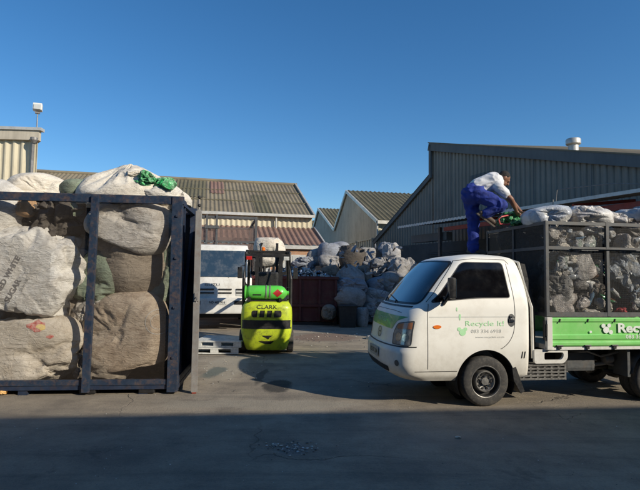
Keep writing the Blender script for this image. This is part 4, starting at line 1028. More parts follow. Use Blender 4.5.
# ================================================================== SKIP WITH SCRAP
def skip():
    t = thing('waste_skip', 'maroon steel skip filled with glittering metal scrap beyond the forklift', 'skip', (-.95, 17.0, 0), R(1))
    W, D, H = 1.55, 2.0, 1.60
    bm = NB()
    v = [bm.verts.new(p) for p in ((-W, 0, H), (W, 0, H), (W, 0, .12), (-W, 0, .12))]; bm.faces.new(v)
    v2 = [bm.verts.new(p) for p in ((-W, D, H), (W, D, H), (W, D, .12), (-W, D, .12))]; bm.faces.new(v2)
    bm.faces.new((v[1], v2[1], v2[2], v[2])); bm.faces.new((v[0], v2[0], v2[3], v[3])); bm.faces.new((v[2], v[3], v2[3], v2[2]))
    obj('body', bm, M['maroon'], t)
    bm = NB()
    bx(bm, -W - .04, W + .04, -.06, .03, H - .06, H + .04, bev=.01); bx(bm, -W - .04, W + .04, D - .03, D + .06, H - .06, H + .04); bx(bm, W - .03, W + .06, .03, D - .03, H - .06, H + .035); bx(bm, -W - .06, -W + .03, .03, D - .03, H - .06, H + .035)
    obj('rim', bm, M['maroon'], t)
    bm = NB()
    for x in (-1.1, -.4, .3, .95, 1.5): bx(bm, x - .035, x + .035, -.07, -.003, .14, H - .07)
    bx(bm, -W, W, -.09, -.003, .62, .70); obj('rib', bm, M['maroon'], t)
    bm = NB(); bx(bm, -W, -W + .12, -.05, D, 0, .12); bx(bm, W - .12, W, -.05, D, 0, .12); bx(bm, -W, W, .0, .1, .0, .1); obj('skid', bm, M['black'], t)
    # scrap
    rnd = random.Random(5); bm = NB()
    for k in range(900):
        x = rnd.uniform(-W + .05, W - .05); y = rnd.uniform(.05, D - .1)
        h = H - .05 + .42 * (1 - (x / W) ** 2) * math.sin(math.pi * min(1, (y + .2) / D)) * rnd.uniform(.3, 1)
        rot = Matrix.Rotation(rnd.uniform(0, 6.28), 3, V((rnd.uniform(-1, 1), rnd.uniform(-1, 1), rnd.uniform(-1, 1))).normalized())
        box(bm, (x, y, h), (rnd.uniform(.03, .2), rnd.uniform(.03, .12), rnd.uniform(.006, .05)), rot=rot, mi=rnd.choice((0, 0, 1, 2, 3, 4)))
    s = obj('scrap_metal', bm, [M['whiteplastic'], M['galv'], M['black'], M['chrome'], M['bagblue']], None); s.location = t.location; s.rotation_euler = t.rotation_euler
    tag(s, 'glittering mixed metal and plastic scrap filling the maroon skip', 'scrap', kind='stuff')
skip()

# ================================================================== HEAP OF SACKS (in the shade of the canopy)
HG = 'sacks heaped beside the skip'
def hs(px, py, rx, ry, Y, mat, label, name='woven_sack', **k):
    p = at(px, py, Y); s = Y / F; hs.n += 1
    kw = dict(sub=6 if rx > 9 else 5, power=random.Random(hs.n).choice((2.3, 2.8, 2.0)), axis=V((random.Random(hs.n + 9).uniform(-.7, .7), -.4, 1)), fold=.06, sag=.10, lump=.24, crumple=.0, crease=.16, rot=Matrix.Rotation(R(random.Random(hs.n + 3).uniform(-14, 14)), 3, 'Y')); kw.update(k)
    dep = k.pop('dep', None); kw.pop('dep', None)
    return sack(name, label, 'sack', p, (rx * s * 1.04, (rx + ry) / 2 * s, ry * s * 1.04), M[mat], 100 + hs.n, group=HG, **kw)
hs.n = 0
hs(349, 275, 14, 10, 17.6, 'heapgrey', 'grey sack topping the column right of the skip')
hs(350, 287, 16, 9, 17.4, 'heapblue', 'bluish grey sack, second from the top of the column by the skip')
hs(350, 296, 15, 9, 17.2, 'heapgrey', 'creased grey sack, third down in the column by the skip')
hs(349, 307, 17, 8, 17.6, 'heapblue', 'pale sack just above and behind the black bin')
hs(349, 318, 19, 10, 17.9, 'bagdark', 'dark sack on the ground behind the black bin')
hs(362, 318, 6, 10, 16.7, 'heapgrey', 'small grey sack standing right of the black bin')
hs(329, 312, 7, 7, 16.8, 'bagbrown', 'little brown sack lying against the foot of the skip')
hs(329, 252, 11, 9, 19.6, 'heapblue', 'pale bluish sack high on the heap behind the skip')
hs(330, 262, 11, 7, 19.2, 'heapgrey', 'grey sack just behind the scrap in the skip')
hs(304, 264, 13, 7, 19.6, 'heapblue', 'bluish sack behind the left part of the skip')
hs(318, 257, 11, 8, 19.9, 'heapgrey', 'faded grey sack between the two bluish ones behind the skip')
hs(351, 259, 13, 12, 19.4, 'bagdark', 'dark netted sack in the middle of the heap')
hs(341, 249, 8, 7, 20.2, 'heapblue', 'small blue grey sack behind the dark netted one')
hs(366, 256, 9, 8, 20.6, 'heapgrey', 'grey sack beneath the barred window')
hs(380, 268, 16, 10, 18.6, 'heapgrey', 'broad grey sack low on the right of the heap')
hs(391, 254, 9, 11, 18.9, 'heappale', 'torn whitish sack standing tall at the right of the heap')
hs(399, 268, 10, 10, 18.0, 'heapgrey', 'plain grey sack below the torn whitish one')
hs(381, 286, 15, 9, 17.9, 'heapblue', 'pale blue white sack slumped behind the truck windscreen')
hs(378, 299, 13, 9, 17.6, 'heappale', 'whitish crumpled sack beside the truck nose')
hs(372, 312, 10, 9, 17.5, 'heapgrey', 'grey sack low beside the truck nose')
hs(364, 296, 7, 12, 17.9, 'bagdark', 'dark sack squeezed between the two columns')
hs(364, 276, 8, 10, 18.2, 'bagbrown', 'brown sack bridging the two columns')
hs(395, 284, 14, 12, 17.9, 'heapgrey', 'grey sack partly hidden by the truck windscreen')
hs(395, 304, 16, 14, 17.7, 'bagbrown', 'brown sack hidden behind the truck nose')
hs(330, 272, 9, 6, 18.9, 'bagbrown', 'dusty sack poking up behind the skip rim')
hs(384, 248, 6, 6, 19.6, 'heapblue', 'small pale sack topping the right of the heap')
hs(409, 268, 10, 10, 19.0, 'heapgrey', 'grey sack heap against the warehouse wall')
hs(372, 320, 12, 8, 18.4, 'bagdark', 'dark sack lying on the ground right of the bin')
# loose film and rag strips between the sacks
rnd = random.Random(31)
rgm = [M['heappale'], M['heapblue'], M['bagdark'], M['heapgrey'], M['heappale']]
bm = NB()
for k in range(170):
    p = at(rnd.uniform(341, 402), rnd.uniform(246, 324), rnd.uniform(16.8, 18.4)); L = rnd.uniform(.04, .15)
    a, b = V((rnd.uniform(-1, 1), rnd.uniform(-.4, .4), rnd.uniform(-1, .6))).normalized(), V((rnd.uniform(-1, 1), rnd.uniform(-1, 1), rnd.uniform(-1, 1))).normalized()
    vs = [bm.verts.new(p + a * L * u + b * .05 * w + V((0, 0, .03 * math.sin(u * 5)))) for u, w in ((-1, -1), (0, -1.3), (1, -.7), (1, .8), (0, 1.2), (-1, .6))]
    f = bm.faces.new((vs[0], vs[1], vs[4], vs[5])); f.material_index = rnd.randrange(5); f2 = bm.faces.new((vs[1], vs[2], vs[3], vs[4])); f2.material_index = f.material_index
tag(obj('loose_film', bm, rgm, norm=False), 'scraps of loose film and rag caught between the heaped sacks', 'plastic scraps', kind='stuff')
def bin_():
    p = at(347, 327, 16.5); t = thing('waste_bin', 'black square plastic bin standing in front of the sack column', 'bin', (p.x, 16.5, 0), R(3))
    bm = NB(); a = [(-.24, -.24), (.24, -.24), (.24, .24), (-.24, .24)]
    prism(bm, a, lambda x, y: V((x, y, 0)), lambda x, y: V((x * 1.2, y * 1.2, .68))); obj('body', bm, M['blackplastic'], t)
    bm = NB(); box(bm, (0, 0, .70), (.62, .62, .05), bev=.02); obj('rim', bm, M['blackplastic'], t)
bin_()

# ================================================================== PICKUP TRUCK
TY = R(8.0); TO = V((2.06, 7.46, 0))
TM = Matrix.Translation(TO) @ Matrix.Rotation(TY, 4, 'Z')
def tw(x, y, z): return TM @ V((x, y, z))
T = thing('flatbed_truck', 'white cab over flatbed truck with green sideboard and mesh cage body', 'truck', TO, TY)
fz = [(.34, -1.08), (.42, -1.21), (.55, -1.265), (.70, -1.26), (.76, -1.23), (.80, -1.205), (1.0, -1.17), (1.15, -1.13), (1.25, -1.07), (1.32, -1.00), (1.90, -.47), (1.95, -.38), (1.99, -.22), (2.01, -.05)]
wz = [(.34, .78), (.42, .83), (.6, .855), (.9, .865), (1.25, .862), (1.40, .845), (1.6, .80), (1.87, .735), (1.945, .695), (1.985, .61), (2.01, .45)]
rz = [(.34, .63), (1.3, .635), (1.5, .62), (1.86, .54), (1.945, .49), (1.985, .39), (2.01, .2)]
az = [(.34, .40), (.8, .35), (1.2, .34), (1.35, .38), (1.9, .34), (2.01, .25)]
NEXP = 3.2
def plan(z, n=64):
    """near half of the plan outline: from front centre round the corner to the rear"""
    f, w, r, a = pl(fz, z), pl(wz, z), pl(rz, z), pl(az, z); out = []
    m = n * 2 // 3
    for i in range(m + 1):
        t = i / m * math.pi / 2; cx = math.cos(t) ** (2 / NEXP); sy = math.sin(t) ** (2 / NEXP)
        out.append(V((f + a - a * cx, -w * sy, z)))
    rc = .06
    for i in range(1, n - m + 1):
        u = i / (n - m); x = (f + a) + (r - rc - f - a) * u; out.append(V((x, -w, z)))
    for k in range(1, 5):
        q = k / 4 * math.pi / 2; out.append(V((r - rc + rc * math.sin(q), -w + rc * (1 - math.cos(q)), z)))
    return out
def side_y(x, z):
    f, w, a = pl(fz, z), pl(wz, z), pl(az, z)
    if x >= f + a: return -w
    u = min(1.0, (f + a - x) / a); return -w * (1 - u ** NEXP) ** (1 / NEXP)
def arc(z, s):
    """point at arclength s from the front centre at height z"""
    P = plan(z); acc = 0
    sg = 1 if s >= 0 else -1; s = abs(s)
    for i in range(len(P) - 1):
        d = (P[i + 1] - P[i]).length
        if acc + d >= s:
            q = P[i].lerp(P[i + 1], (s - acc) / d); return V((q.x, q.y * sg, z))
        acc += d
    q = P[-1]; return V((q.x, q.y * sg, z))
def cab():
    bm = NB(); rows = []
    zs = [.34 + (2.01 - .34) * (k / 90) for k in range(91)]
    for z in zs:
        P = plan(z); Q = P + [V((p.x, -p.y, p.z)) for p in reversed(P[1:])]
        rows.append([bm.verts.new(p) for p in Q])
    n = len(rows[0])
    for i in range(len(rows) - 1):
        for k in range(n): bm.faces.new((rows[i][k], rows[i][(k + 1) % n], rows[i + 1][(k + 1) % n], rows[i + 1][k]))
    bm.faces.new(rows[0][::-1])
    # crowned roof
    top = rows[-1]; cx = sum(v.co.x for v in top) / n; prev = top
    for k in range(1, 4):
        s = 1 - k / 4; nr = [bm.verts.new((cx + (v.co.x - cx) * s, v.co.y * s, 2.01 + .012 * (1 - s * s))) for v in top]
        for j in range(n): bm.faces.new((prev[j], prev[(j + 1) % n], nr[(j + 1) % n], nr[j]))
        prev = nr
    bm.faces.new(prev)
    o = obj('cab', bm, M['white'], T, smooth=True)
    c = NB(); lathe(c, [(-1.2, .405), (-.42, .405)], (0.02, 0, .34), 'Y', 56)
    c2 = obj('cutter', c, M['white']); 
    c = NB(); lathe(c, [(.42, .405), (1.2, .405)], (0.02, 0, .34), 'Y', 56); c3 = obj('cutter', c, M['white'])
    for k in (c2, c3):
        k.matrix_world = TM
        md = o.modifiers.new('b', 'BOOLEAN'); md.operation = 'DIFFERENCE'; md.object = k; md.solver = 'EXACT'
    bake(o)
    for k in (c2, c3): bpy.data.objects.remove(k)
    o.data.polygons.foreach_set('use_smooth', [True] * len(o.data.polygons)); o.data.set_sharp_from_angle(angle=R(32))
    return o
CAB = cab()
def sidewrap(bm, name, mat, off=.003, parent=CAB, both=False):
    for v in bm.verts:
        x, z = v.co.x, v.co.y; e = .01
        y = side_y(x, z); nx = (side_y(x + e, z) - side_y(x - e, z)) / (2 * e); nz = (side_y(x, z + e) - side_y(x, z - e)) / (2 * e)
        n = V((nx, -1, nz)); n.normalize(); v.co = V((x, y, z)) + n * off
    if both:
        b2 = bm.copy()
        for v in b2.verts: v.co.y *= -1
        bmesh.ops.reverse_faces(b2, faces=b2.faces[:]); obj(name, b2, mat, parent, smooth=True, norm=False)
    return obj(name, bm, mat, parent, smooth=True, norm=False)
def frontwrap(bm, name, mat, off=.004, parent=CAB):
    # 2D x = signed arclength (positive = near side), y = height
    for v in bm.verts:
        s, z = v.co.x, v.co.y; p = arc(z, s); e = .012
        a = arc(z, s + e) - arc(z, s - e); b = arc(z + e, s) - arc(z - e, s)
        n = a.cross(b).normalized()
        if n.dot(p - V((0, 0, p.z))) < 0: n = -n
        v.co = p + n * off
    return obj(name, bm, mat, parent, smooth=True, norm=False)
def stripe(pts, w, close=False):
    """thin line as 2D quads"""
    bm = NB(); P = []
    pts = [V((*p, 0)) for p in pts]
    if close: pts.append(pts[0])
    for i in range(len(pts) - 1):
        m = max(1, int((pts[i + 1] - pts[i]).length / .03))
        for k in range(m): P.append(pts[i].lerp(pts[i + 1], k / m))
    P.append(pts[-1]); prev = None
    for i, p in enumerate(P):
        d = (P[min(i + 1, len(P) - 1)] - P[max(i - 1, 0)]).normalized(); n = V((-d.y, d.x, 0)) * w / 2
        cur = (bm.verts.new(p + n), bm.verts.new(p - n))
        if prev: bm.faces.new((prev[0], cur[0], cur[1], prev[1]))
        prev = cur
    return bm
def pillar_x(z): return pl(fz, z) + .0
# side window
WIN = roundpoly([(-.73, 1.36), (-.60, 1.47), (-.285, 1.86), (-.22, 1.885), (.30, 1.885), (.355, 1.43), (-.1, 1.425), (-.50, 1.39)], [.03, .08, .04, .04, .05, .03, .1, .08])
sidewrap(stripe(WIN, .022, True), 'window_rubber', M['blackplastic'], .004, both=True)
SW = sidewrap(flat2d(WIN, .05), 'side_window', M['glass'], .0055, parent=T, both=True)
# door seam
seam = [(-.78, .50), (-.79, 1.22), (-.77, 1.34)]
seam2 = roundpoly([(.36, 1.88), (.42, 1.40), (.415, 1.0), (.33, .83), (.20, .74)], [.0, .3, .2, .1, .05], 6)[3:-3]
sidewrap(stripe(seam, .007), 'door_seam', M['black'], .002, both=True); sidewrap(stripe(seam2, .007), 'door_seam', M['black'], .002, both=True)
sidewrap(stripe([(-.79, 1.36), (-.68, 1.48), (-.35, 1.91), (-.1, 1.94), (.35, 1.93), (.40, 1.87)], .006), 'door_seam', M['black'], .002, both=True)
sidewrap(stripe([(-.77, 1.17), (.41, 1.175)], .010), 'door_crease', M['decalgrey'], .0015, both=True)
sidewrap(stripe([(-.95, .47), (-.38, .47)], .007), 'sill_seam', M['black'], .002, both=True)
# door handle
bm = NB(); hx, hz = .365, 1.13
f = flat2d([(hx + math.cos(a) * .052, hz + math.sin(a) * .085) for a in [2 * math.pi * k / 24 for k in range(24)]], .03); sidewrap(f, 'handle_recess', M['greysteel'], .003)
bm.free(); bm = NB(); box(bm, (hx, -.87, hz), (.07, .03, .05), bev=.012); box(bm, (hx - .01, -.872, hz + .035), (.03, .02, .05), bev=.008); obj('door_handle', bm, M['chrome'], CAB)
for dx in (.0, .035):
    f = flat2d(roundpoly([(.50 + dx, .63), (.515 + dx, .63), (.53 + dx, .72), (.515 + dx, .72)], .005), .03); sidewrap(f, 'vent_slit', M['black'], .003)
# repeater
f = flat2d([(-.66 + math.cos(a) * .055, 1.045 + math.sin(a) * .024) for a in [2 * math.pi * k / 20 for k in range(20)]], .03); sidewrap(f, 'indicator', M['orangelens'], .008)
# windscreen and its surround
def fs(s, z): return (s, z)
WS = roundpoly([(-.78, 1.345), (0, 1.335), (.78, 1.345), (.68, 1.88), (0, 1.905), (-.68, 1.88)], [.06, .3, .06, .07, .3, .07])
frontwrap(stripe(WS, .05, True), 'windscreen_rubber', M['blackplastic'], .003)
SC = frontwrap(flat2d(WS, .05), 'windscreen', M['screen'], .006, parent=T)
for k in (-1, 0):
    bm = NB(); pts = []
    for (s, z) in ((.02 + k * .5 + .2, 1.31), (.05 + k * .5 + .1, 1.345), (.0 + k * .5 - .3, 1.40)): q = arc(z, s); pts.append(q + V((-.02, 0, .012)))
    tube(bm, pts, .009, 6); obj('wiper', bm, M['black'], T)
bm = stripe([(-.74, 1.292), (0, 1.285), (.74, 1.292)], .022); frontwrap(bm, 'cowl_vent', M['black'], .003)
# nose: green band, seam lines, emblem
frontwrap(flat2d(roundpoly([(-.66, 1.0), (.50, .985), (.60, 1.10), (.80, 1.165), (-.80, 1.175)], [.02, .02, .02, .02, .02]), .05), 'green_band', M['bandgreen'], .003)
f = text2d('RECYCLE', .085, bold=.002)
for v in f.verts: v.co.x = v.co.x * 1.3; v.co.y += 1.085
frontwrap(f, 'band_lettering', rough_mat('band_white', (.3, .55, .42), (.2, .48, .33), 10, .4, 0, 0), .005)
frontwrap(stripe([(-.62, .80), (-.64, 1.20), (-.4, 1.225), (.4, 1.225), (.62, 1.21)], .006), 'bonnet_seam', M['black'], .002)
frontwrap(stripe([(-.99, .785), (0, .765), (.99, .785)], .016), 'bumper_gap', M['black'], .002)
for (r0, r1) in ((.062, .074),):
    bm = NB()
    for k in range(28):
        a0, a1 = 2 * math.pi * k / 28, 2 * math.pi * (k + 1) / 28
        bm.faces.new([bm.verts.new((math.cos(q) * r * 1.25, .90 + math.sin(q) * r, 0)) for q, r in ((a0, r0), (a1, r0), (a1, r1), (a0, r1))])
    for (x0, x1) in ((-.045, -.03), (.03, .045)): bm.faces.new([bm.verts.new(p) for p in ((x0 - .012, .85, 0), (x1 - .012, .85, 0), (x1 + .012, .95, 0), (x0 + .012, .95, 0))])
    bm.faces.new([bm.verts.new(p) for p in ((-.04, .885, 0), (.045, .905, 0), (.045, .918, 0), (-.04, .898, 0))])
    frontwrap(bm, 'emblem', M['greysteel'], .008)
# headlights
for s in (1, -1):
    HL = roundpoly([(s * x, z) for x, z in ((.585, .80), (.575, .93), (.64, 1.07), (.90, 1.115), (.905, .80))], [.02, .03, .05, .02, .03])
    hl = frontwrap(flat2d(HL, .03), 'headlight', rough_mat('headlight_glass' + str(s), (.42, .42, .40), (.22, .22, .21), 22, .08, .3, 0, coat=1), .007, parent=T)
    frontwrap(stripe(HL, .012, True), 'rim', M['greysteel'], .009, parent=hl)
    f = flat2d(roundpoly([(s * x, z) for x, z in ((.64, 1.005), (.655, 1.06), (.885, 1.10), (.89, 1.01))], .015), .03); frontwrap(f, 'indicator', rough_mat('amber_lens' + str(s), (.55, .22, .1), (.45, .18, .09), 12, .12, 0, 0, coat=1), .010, parent=hl)
    for (cx, cz, r) in ((.70, .90, .055), (.82, .90, .05)):
        bm = NB()
        f = flat2d([(s * (cx + math.cos(a) * r), cz + math.sin(a) * r) for a in [2 * math.pi * k / 18 for k in range(18)]], .03); frontwrap(f, 'lamp', M['chrome'], .010, parent=hl)
        bm.free()
# bumper intake, plate, fog lamps
frontwrap(flat2d(roundpoly([(-.62, .42), (.50, .42), (.56, .50), (-.62, .53)], .03), .05), 'bumper_intake', M['black'], .004)
pt = frontwrap(flat2d([(-.22, .575), (.24, .575), (.24, .70), (-.22, .70)], .05), 'number_plate', rough_mat('dusty_plate', (.30, .31, .28), (.36, .36, .33), 6, .6, 0, 0), .02)
f = text2d('ND 371 204', .085, bold=.001)
for v in f.verts: v.co.x = v.co.x * .85 + .01; v.co.y += .637
frontwrap(f, 'lettering', M['black'], .024, parent=pt)
f = flat2d([(.76 + math.cos(a) * .035, .57 + math.sin(a) * .04) for a in [2 * math.pi * k / 16 for k in range(16)]], .03); frontwrap(f, 'fog_lamp', M['greysteel'], .006)
# wheel arch liners and black flares
for s in (-1, 1):
    bm = NB(); prev = None
    for k in range(29):
        a = R(-28) + R(236) * k / 28; c, sn = math.cos(a), math.sin(a)
        cur = [bm.verts.new((.02 + c * r, s * y, .34 + sn * r)) for (r, y) in ((.398, .835), (.398, .40), )]
        if prev: bm.faces.new((prev[0], cur[0], cur[1], prev[1]))
        prev = cur
    vs = [bm.verts.new((.02 + math.cos(a) * .398, s * .41, .34 + math.sin(a) * .398)) for a in [2 * math.pi * k / 28 for k in range(28)]]; bm.faces.new(vs)
    obj('arch_liner', bm, M['black'], CAB, norm=False)
    bm = NB(); prism(bm, [(.38, .50), (.43, .52), (.55, .20), (.50, .17), (.40, .34)], lambda x, z: V((x, s * .85, z)), lambda x, z: V((x, s * .60, z))); obj('mud_flap', bm, M['blackplastic'], T)
# mirrors
for s in (-1, 1):
    bm = NB(); tube(bm, [(-.56, s * .83, 1.43), (-.60, s * 1.0, 1.40), (-.56, s * 1.02, 1.50)], .016, 8)
    box(bm, (-.53, s * 1.03, 1.55), (.085, .15, .27), bev=.035, rot=Matrix.Rotation(R(10) * s, 3, 'Z')); mr = obj('mirror', bm, M['blackplastic'], T, angle=45)
    bm = NB(); box(bm, (-.484, s * 1.035, 1.55), (.006, .12, .23), rot=Matrix.Rotation(R(10) * s, 3, 'Z'), bev=.002); obj('mirror_glass', bm, M['screen'], mr)
bm = NB(); tube(bm, [(-.60, -.80, 1.36), (-.57, -.87, 1.34), (-.53, -.875, 1.40)], .02, 8); obj('mirror_arm', bm, M['blackplastic'], T)
# door lettering, logo
def dtext(s, size, x, z, mat, bold=.002, sx=1.0):
    f = text2d(s, size, bold=bold, align='LEFT'); cut_grid(f, .06)
    for v in f.verts: v.co.x = v.co.x * sx + x; v.co.y += z
    sidewrap(f, 'lettering', mat, .0035)
dtext('Recycle It!', .095, -.285, 1.085, M['decal'], .0, 1.38)
dtext('083 334 6918', .066, -.20, .985, M['decalgrey'], .0, 1.15)
dtext('www.recycleit.co.za', .04, -.14, .912, M['decalgrey'], 0, 1.25)
# recycling bin person logo: sprout and round figure
for (cx, cz, r) in ((-.315, .975, .045), (-.36, 1.015, .026), (-.275, 1.015, .024)):
    f = flat2d([(cx + math.cos(a) * r, cz + math.sin(a) * r) for a in [2 * math.pi * k / 18 for k in range(18)]], .03); sidewrap(f, 'logo', M['decal'], .0035)
f = flat2d(roundpoly([(-.355, 1.13), (-.345, 1.13), (-.335, 1.20), (-.355, 1.215), (-.365, 1.18)], .01), .03); sidewrap(f, 'logo', M['decal'], .0035)
f = flat2d(roundpoly([(-.40, 1.26), (-.385, 1.24), (-.38, 1.29), (-.395, 1.30)], .01), .03); sidewrap(f, 'logo', M['decal'], .0035)
# wheels
def wheel(x, y, r, wd, s, name='wheel', dual=False):
    bm = NB(); h = wd / 2
    lathe(bm, [(-h, r * .62), (-h * 1.08, r * .76), (-h * 1.0, r * .90), (-h * .86, r * .965), (-h * .6, r), (h * .6, r), (h * .86, r * .965), (h, r * .9), (h * 1.08, r * .76), (h, r * .62), (0, r * .58)], (0, 0, 0), 'Y', 64, close=True)
    w = obj(name, bm, M['rubber'], T, angle=40); w.location = (x, y, r)
    # tread grooves
    bm = NB()
    for k in range(3): lathe(bm, [(-.004, r + .0008), (.004, r + .0008)], (0, (k - 1) * h * .5, 0), 'Y', 64)
    bm.free()
    o = s * h
    bm = NB()
    dish = .02 if not dual else -.07
    lathe(bm, [(o * .98, r * .65), (o * 1.03, r * .63), (o * 1.0, r * .605), (o * .70, r * .59), (o * .15, r * .565), (o * .10, r * .46), (o * .45 + s * dish, r * .43), (o * .62 + s * dish, r * .405), (o * .62 + s * dish, r * .375), (o * .35 + s * dish, r * .34), (o * .18 + s * dish, r * .24), (o * .18 + s * dish, r * .17), (o * .55 + s * dish, r * .15), (o * .58 + s * dish, .01)], (0, 0, 0), 'Y', 56, caps=(False, True))
    rm = obj('rim', bm, M['rim'], w, angle=50)
    bm = NB(); lathe(bm, [(o * .72, r * .588), (o * .17, r * .562), (o * .12, r * .462), (o * .13, r * .462), (o * .18, r * .56), (o * .73, r * .585)], (0, 0, 0), 'Y', 48, caps=(False, False)); obj('rim_shade_ring', bm, M['blackplastic'], rm, angle=50)  # black ring laid in the rim recess to stand for its shade
    bm = NB()
    for k in range(10):
        a = 2 * math.pi * k / 10; lathe(bm, [(0, .016), (s * .012, .016), (s * .012, .001)], (math.cos(a) * r * .29, o * .24 + s * (dish + .006), math.sin(a) * r * .29), 'Y', 10)
    obj('vent_hole', bm, M['black'], rm)
    bm = NB()
    for k in range(5):
        a = 2 * math.pi * k / 5 + .3; lathe(bm, [(0, .013), (s * .03, .013), (s * .03, .001)], (math.cos(a) * r * .20, o * .18 + s * (dish + .005), math.sin(a) * r * .20), 'Y', 6)
    obj('wheel_nut', bm, M['chrome'], rm)
    return w
for s in (-1, 1):
    wheel(.02, s * .735, .327, .19, s)
    wheel(2.52, s * .73, .30, .16, s, dual=True); wheel(2.52, s * .53, .30, .16, s, dual=True)
# chassis and running gear
bm = NB()
for s in (-1, 1): bx(bm, -.9, 3.85, s * .38 - .03, s * .38 + .03, .52, .66)
for x in (.75, 1.5, 2.2, 3.0, 3.7): bx(bm, x - .04, x + .04, -.36, .36, .54, .64)
tube(bm, [(2.52, -.62, .31), (2.52, .62, .31)], .045, 10); lathe(bm, [(-.12, .05), (-.06, .13), (.06, .13), (.12, .05)], (2.52, 0, .31), 'Y', 16)
tube(bm, [(.4, 0, .42), (2.5, 0, .34)], .04, 10); bx(bm, -.5, .6, -.3, .3, .36, .75, bev=.05); tube(bm, [(0, -.6, .33), (0, .6, .33)], .04, 8)
for s in (-1, 1):
    pts = [(1.95 + k * .115, s * .50, .40 - .07 * math.sin(math.pi * k / 10)) for k in range(11)]
    for q in range(3): tube(bm, [(x, y, z - q * .014) for x, y, z in pts], .02, 6)
obj('chassis', bm, M['black'], T, angle=50)
bm = NB(); bx(bm, 1.28, 1.75, -.62, -.33, .40, .66, bev=.05); obj('fuel_tank', bm, M['greysteel'], T)
bm = NB(); tube(bm, [(1.75, -.5, .46), (2.0, -.52, .50), (2.15, -.5, .45), (2.3, -.5, .52)], .03, 8); lathe(bm, [(-.03, .0), (-.025, .06), (.10, .06), (.12, .02)], (1.95, -.55, .56), 'X', 14); tube(bm, [(1.3, -.45, .62), (1.6, -.66, .68), (1.85, -.6, .60), (2.1, -.62, .66)], .014, 6); obj('air_line', bm, M['galv'], T, angle=50)
bm = NB(); tube(bm, [(1.6, .2, .33), (2.2, .25, .33)], .07, 12); obj('exhaust', bm, M['rim'], T)
bm = NB(); bx(bm, 2.1, 2.14, -.8, -.42, .35, .72); prev = None
for k in range(15):
    a = R(10) + R(160) * k / 14; cur = [bm.verts.new((2.52 + math.cos(a) * .37, y, .33 + math.sin(a) * .40)) for y in (-.83, -.42)]
    if prev: bm.faces.new((prev[0], cur[0], cur[1], prev[1]))
    prev = cur
obj('rear_mudguard', bm, M['greysteel'], T)
# toolbox grid (side step) and hanger bracket
bm = NB(); y0 = -.80
for k in range(5): bx(bm, .44, 1.17, y0 - .02, y0 + .01, .335 + k * .045, .36 + k * .045)
for k in range(8): bx(bm, .45 + k * .1, .475 + k * .1, y0 - .012, y0 + .016, .33, .54)
bx(bm, .44, 1.17, y0 + .02, y0 + .3, .33, .54); obj('side_guard', bm, M['rim'], T)
bm = NB(); P = roundpoly([(.70, .74), (1.18, .74), (1.18, .62), (1.12, .555), (.70, .555)], .03)
f = NB(); out = [f.verts.new((x, -.845, z)) for x, z in P]; H_ = roundpoly([(.84, .70), (1.12, .70), (1.12, .64), (1.08, .60), (.84, .60)], .03); inn = [f.verts.new((x, -.845, z)) for x, z in H_]
for i in range(len(out)): f.faces.new((out[i], out[(i + 1) % len(out)], inn[(i + 1) % len(inn)], inn[i]))
g = bmesh.ops.extrude_face_region(f, geom=f.faces[:]); bmesh.ops.translate(f, vec=(0, .04, 0), verts=[v for v in g['geom'] if isinstance(v, bmesh.types.BMVert)])
bm.free(); obj('hanger_bracket', f, M['whiteold'], T)
# load bed
Lb, Le, Wb = .88, 3.75, .86
bm = NB(); bx(bm, Lb, Le, -Wb + .05, Wb - .05, .74, .80); bx(bm, Lb - .02, Le, -Wb, -Wb + .05, .735, .775); bx(bm, Lb - .02, Le, Wb - .05, Wb, .735, .775); obj('load_bed', bm, M['whiteold'], T)
for s in (-1, 1):
    prof = [(.78, 0), (.80, .012), (.83, .012), (.845, 0), (.865, 0), (.88, .014), (.93, .014), (.945, .0), (1.10, .0), (1.115, .012), (1.15, .012), (1.165, 0)]
    bm = NB(); prev = None
    for (z, o) in prof:
        cur = [bm.verts.new((x, s * (Wb + o), z)) for x in (Lb + .06, Le)]
        if prev: bm.faces.new((prev[0], prev[1], cur[1], cur[0]))
        prev = cur
    a, b = [bm.verts.new((x, s * (Wb - .03), 1.165)) for x in (Lb + .06, Le)]; bm.faces.new((prev[0], prev[1], b, a))
    a2, b2 = [bm.verts.new((x, s * (Wb - .03), .78)) for x in (Lb + .06, Le)]; bm.faces.new((a, b, b2, a2))
    sb = obj('sideboard', bm, M['green'], T)
    bm = NB(); bx(bm, Lb - .02, Lb + .055, s * Wb - .03, s * Wb + .03, .74, 1.17, bev=.006); obj('sideboard_frame', bm, M['whiteold'], T)
    for x in (Lb + .14, Lb + .55, Lb + .95, Lb + 1.5, Lb + 2.1):
        bm = NB(); bx(bm, x, x + .05, s * (Wb + .0) - .02, s * (Wb + .0) + .02, .745, .785, bev=.008); tube(bm, [(x - .02, s * (Wb + .015), .79), (x + .07, s * (Wb + .015), .79)], .013, 6); obj('hinge', bm, M['black'], sb)
        bm = NB(); box(bm, (x + .03, s * (Wb + .018), 1.125), (.012, .012, .05), rot=Matrix.Rotation(R(15), 3, 'Y')); obj('hook', bm, M['black'], sb)
    if s < 0: SB = sb
bm = NB(); bx(bm, Lb - .05, Lb - .01, -Wb - .02, -Wb + .03, .86, 1.13, bev=.012); tube(bm, [(Lb - .03, -Wb - .025, .92), (Lb - .03, -Wb - .03, 1.08)], .014, 6); obj('corner_latch', bm, M['blackplastic'], T)
def btext(s, size, x, z, mat, bold=.004, sx=1.0):
    f = text2d(s, size, bold=bold, align='LEFT')
    for v in f.verts: v.co = V((v.co.x * sx + x, -Wb - .0165, v.co.y + z))
    obj('lettering', f, mat, SB, norm=False)
btext('Recycle It!', .17, 1.90, 1.02, M['decalwhite'], .006, 1.25)
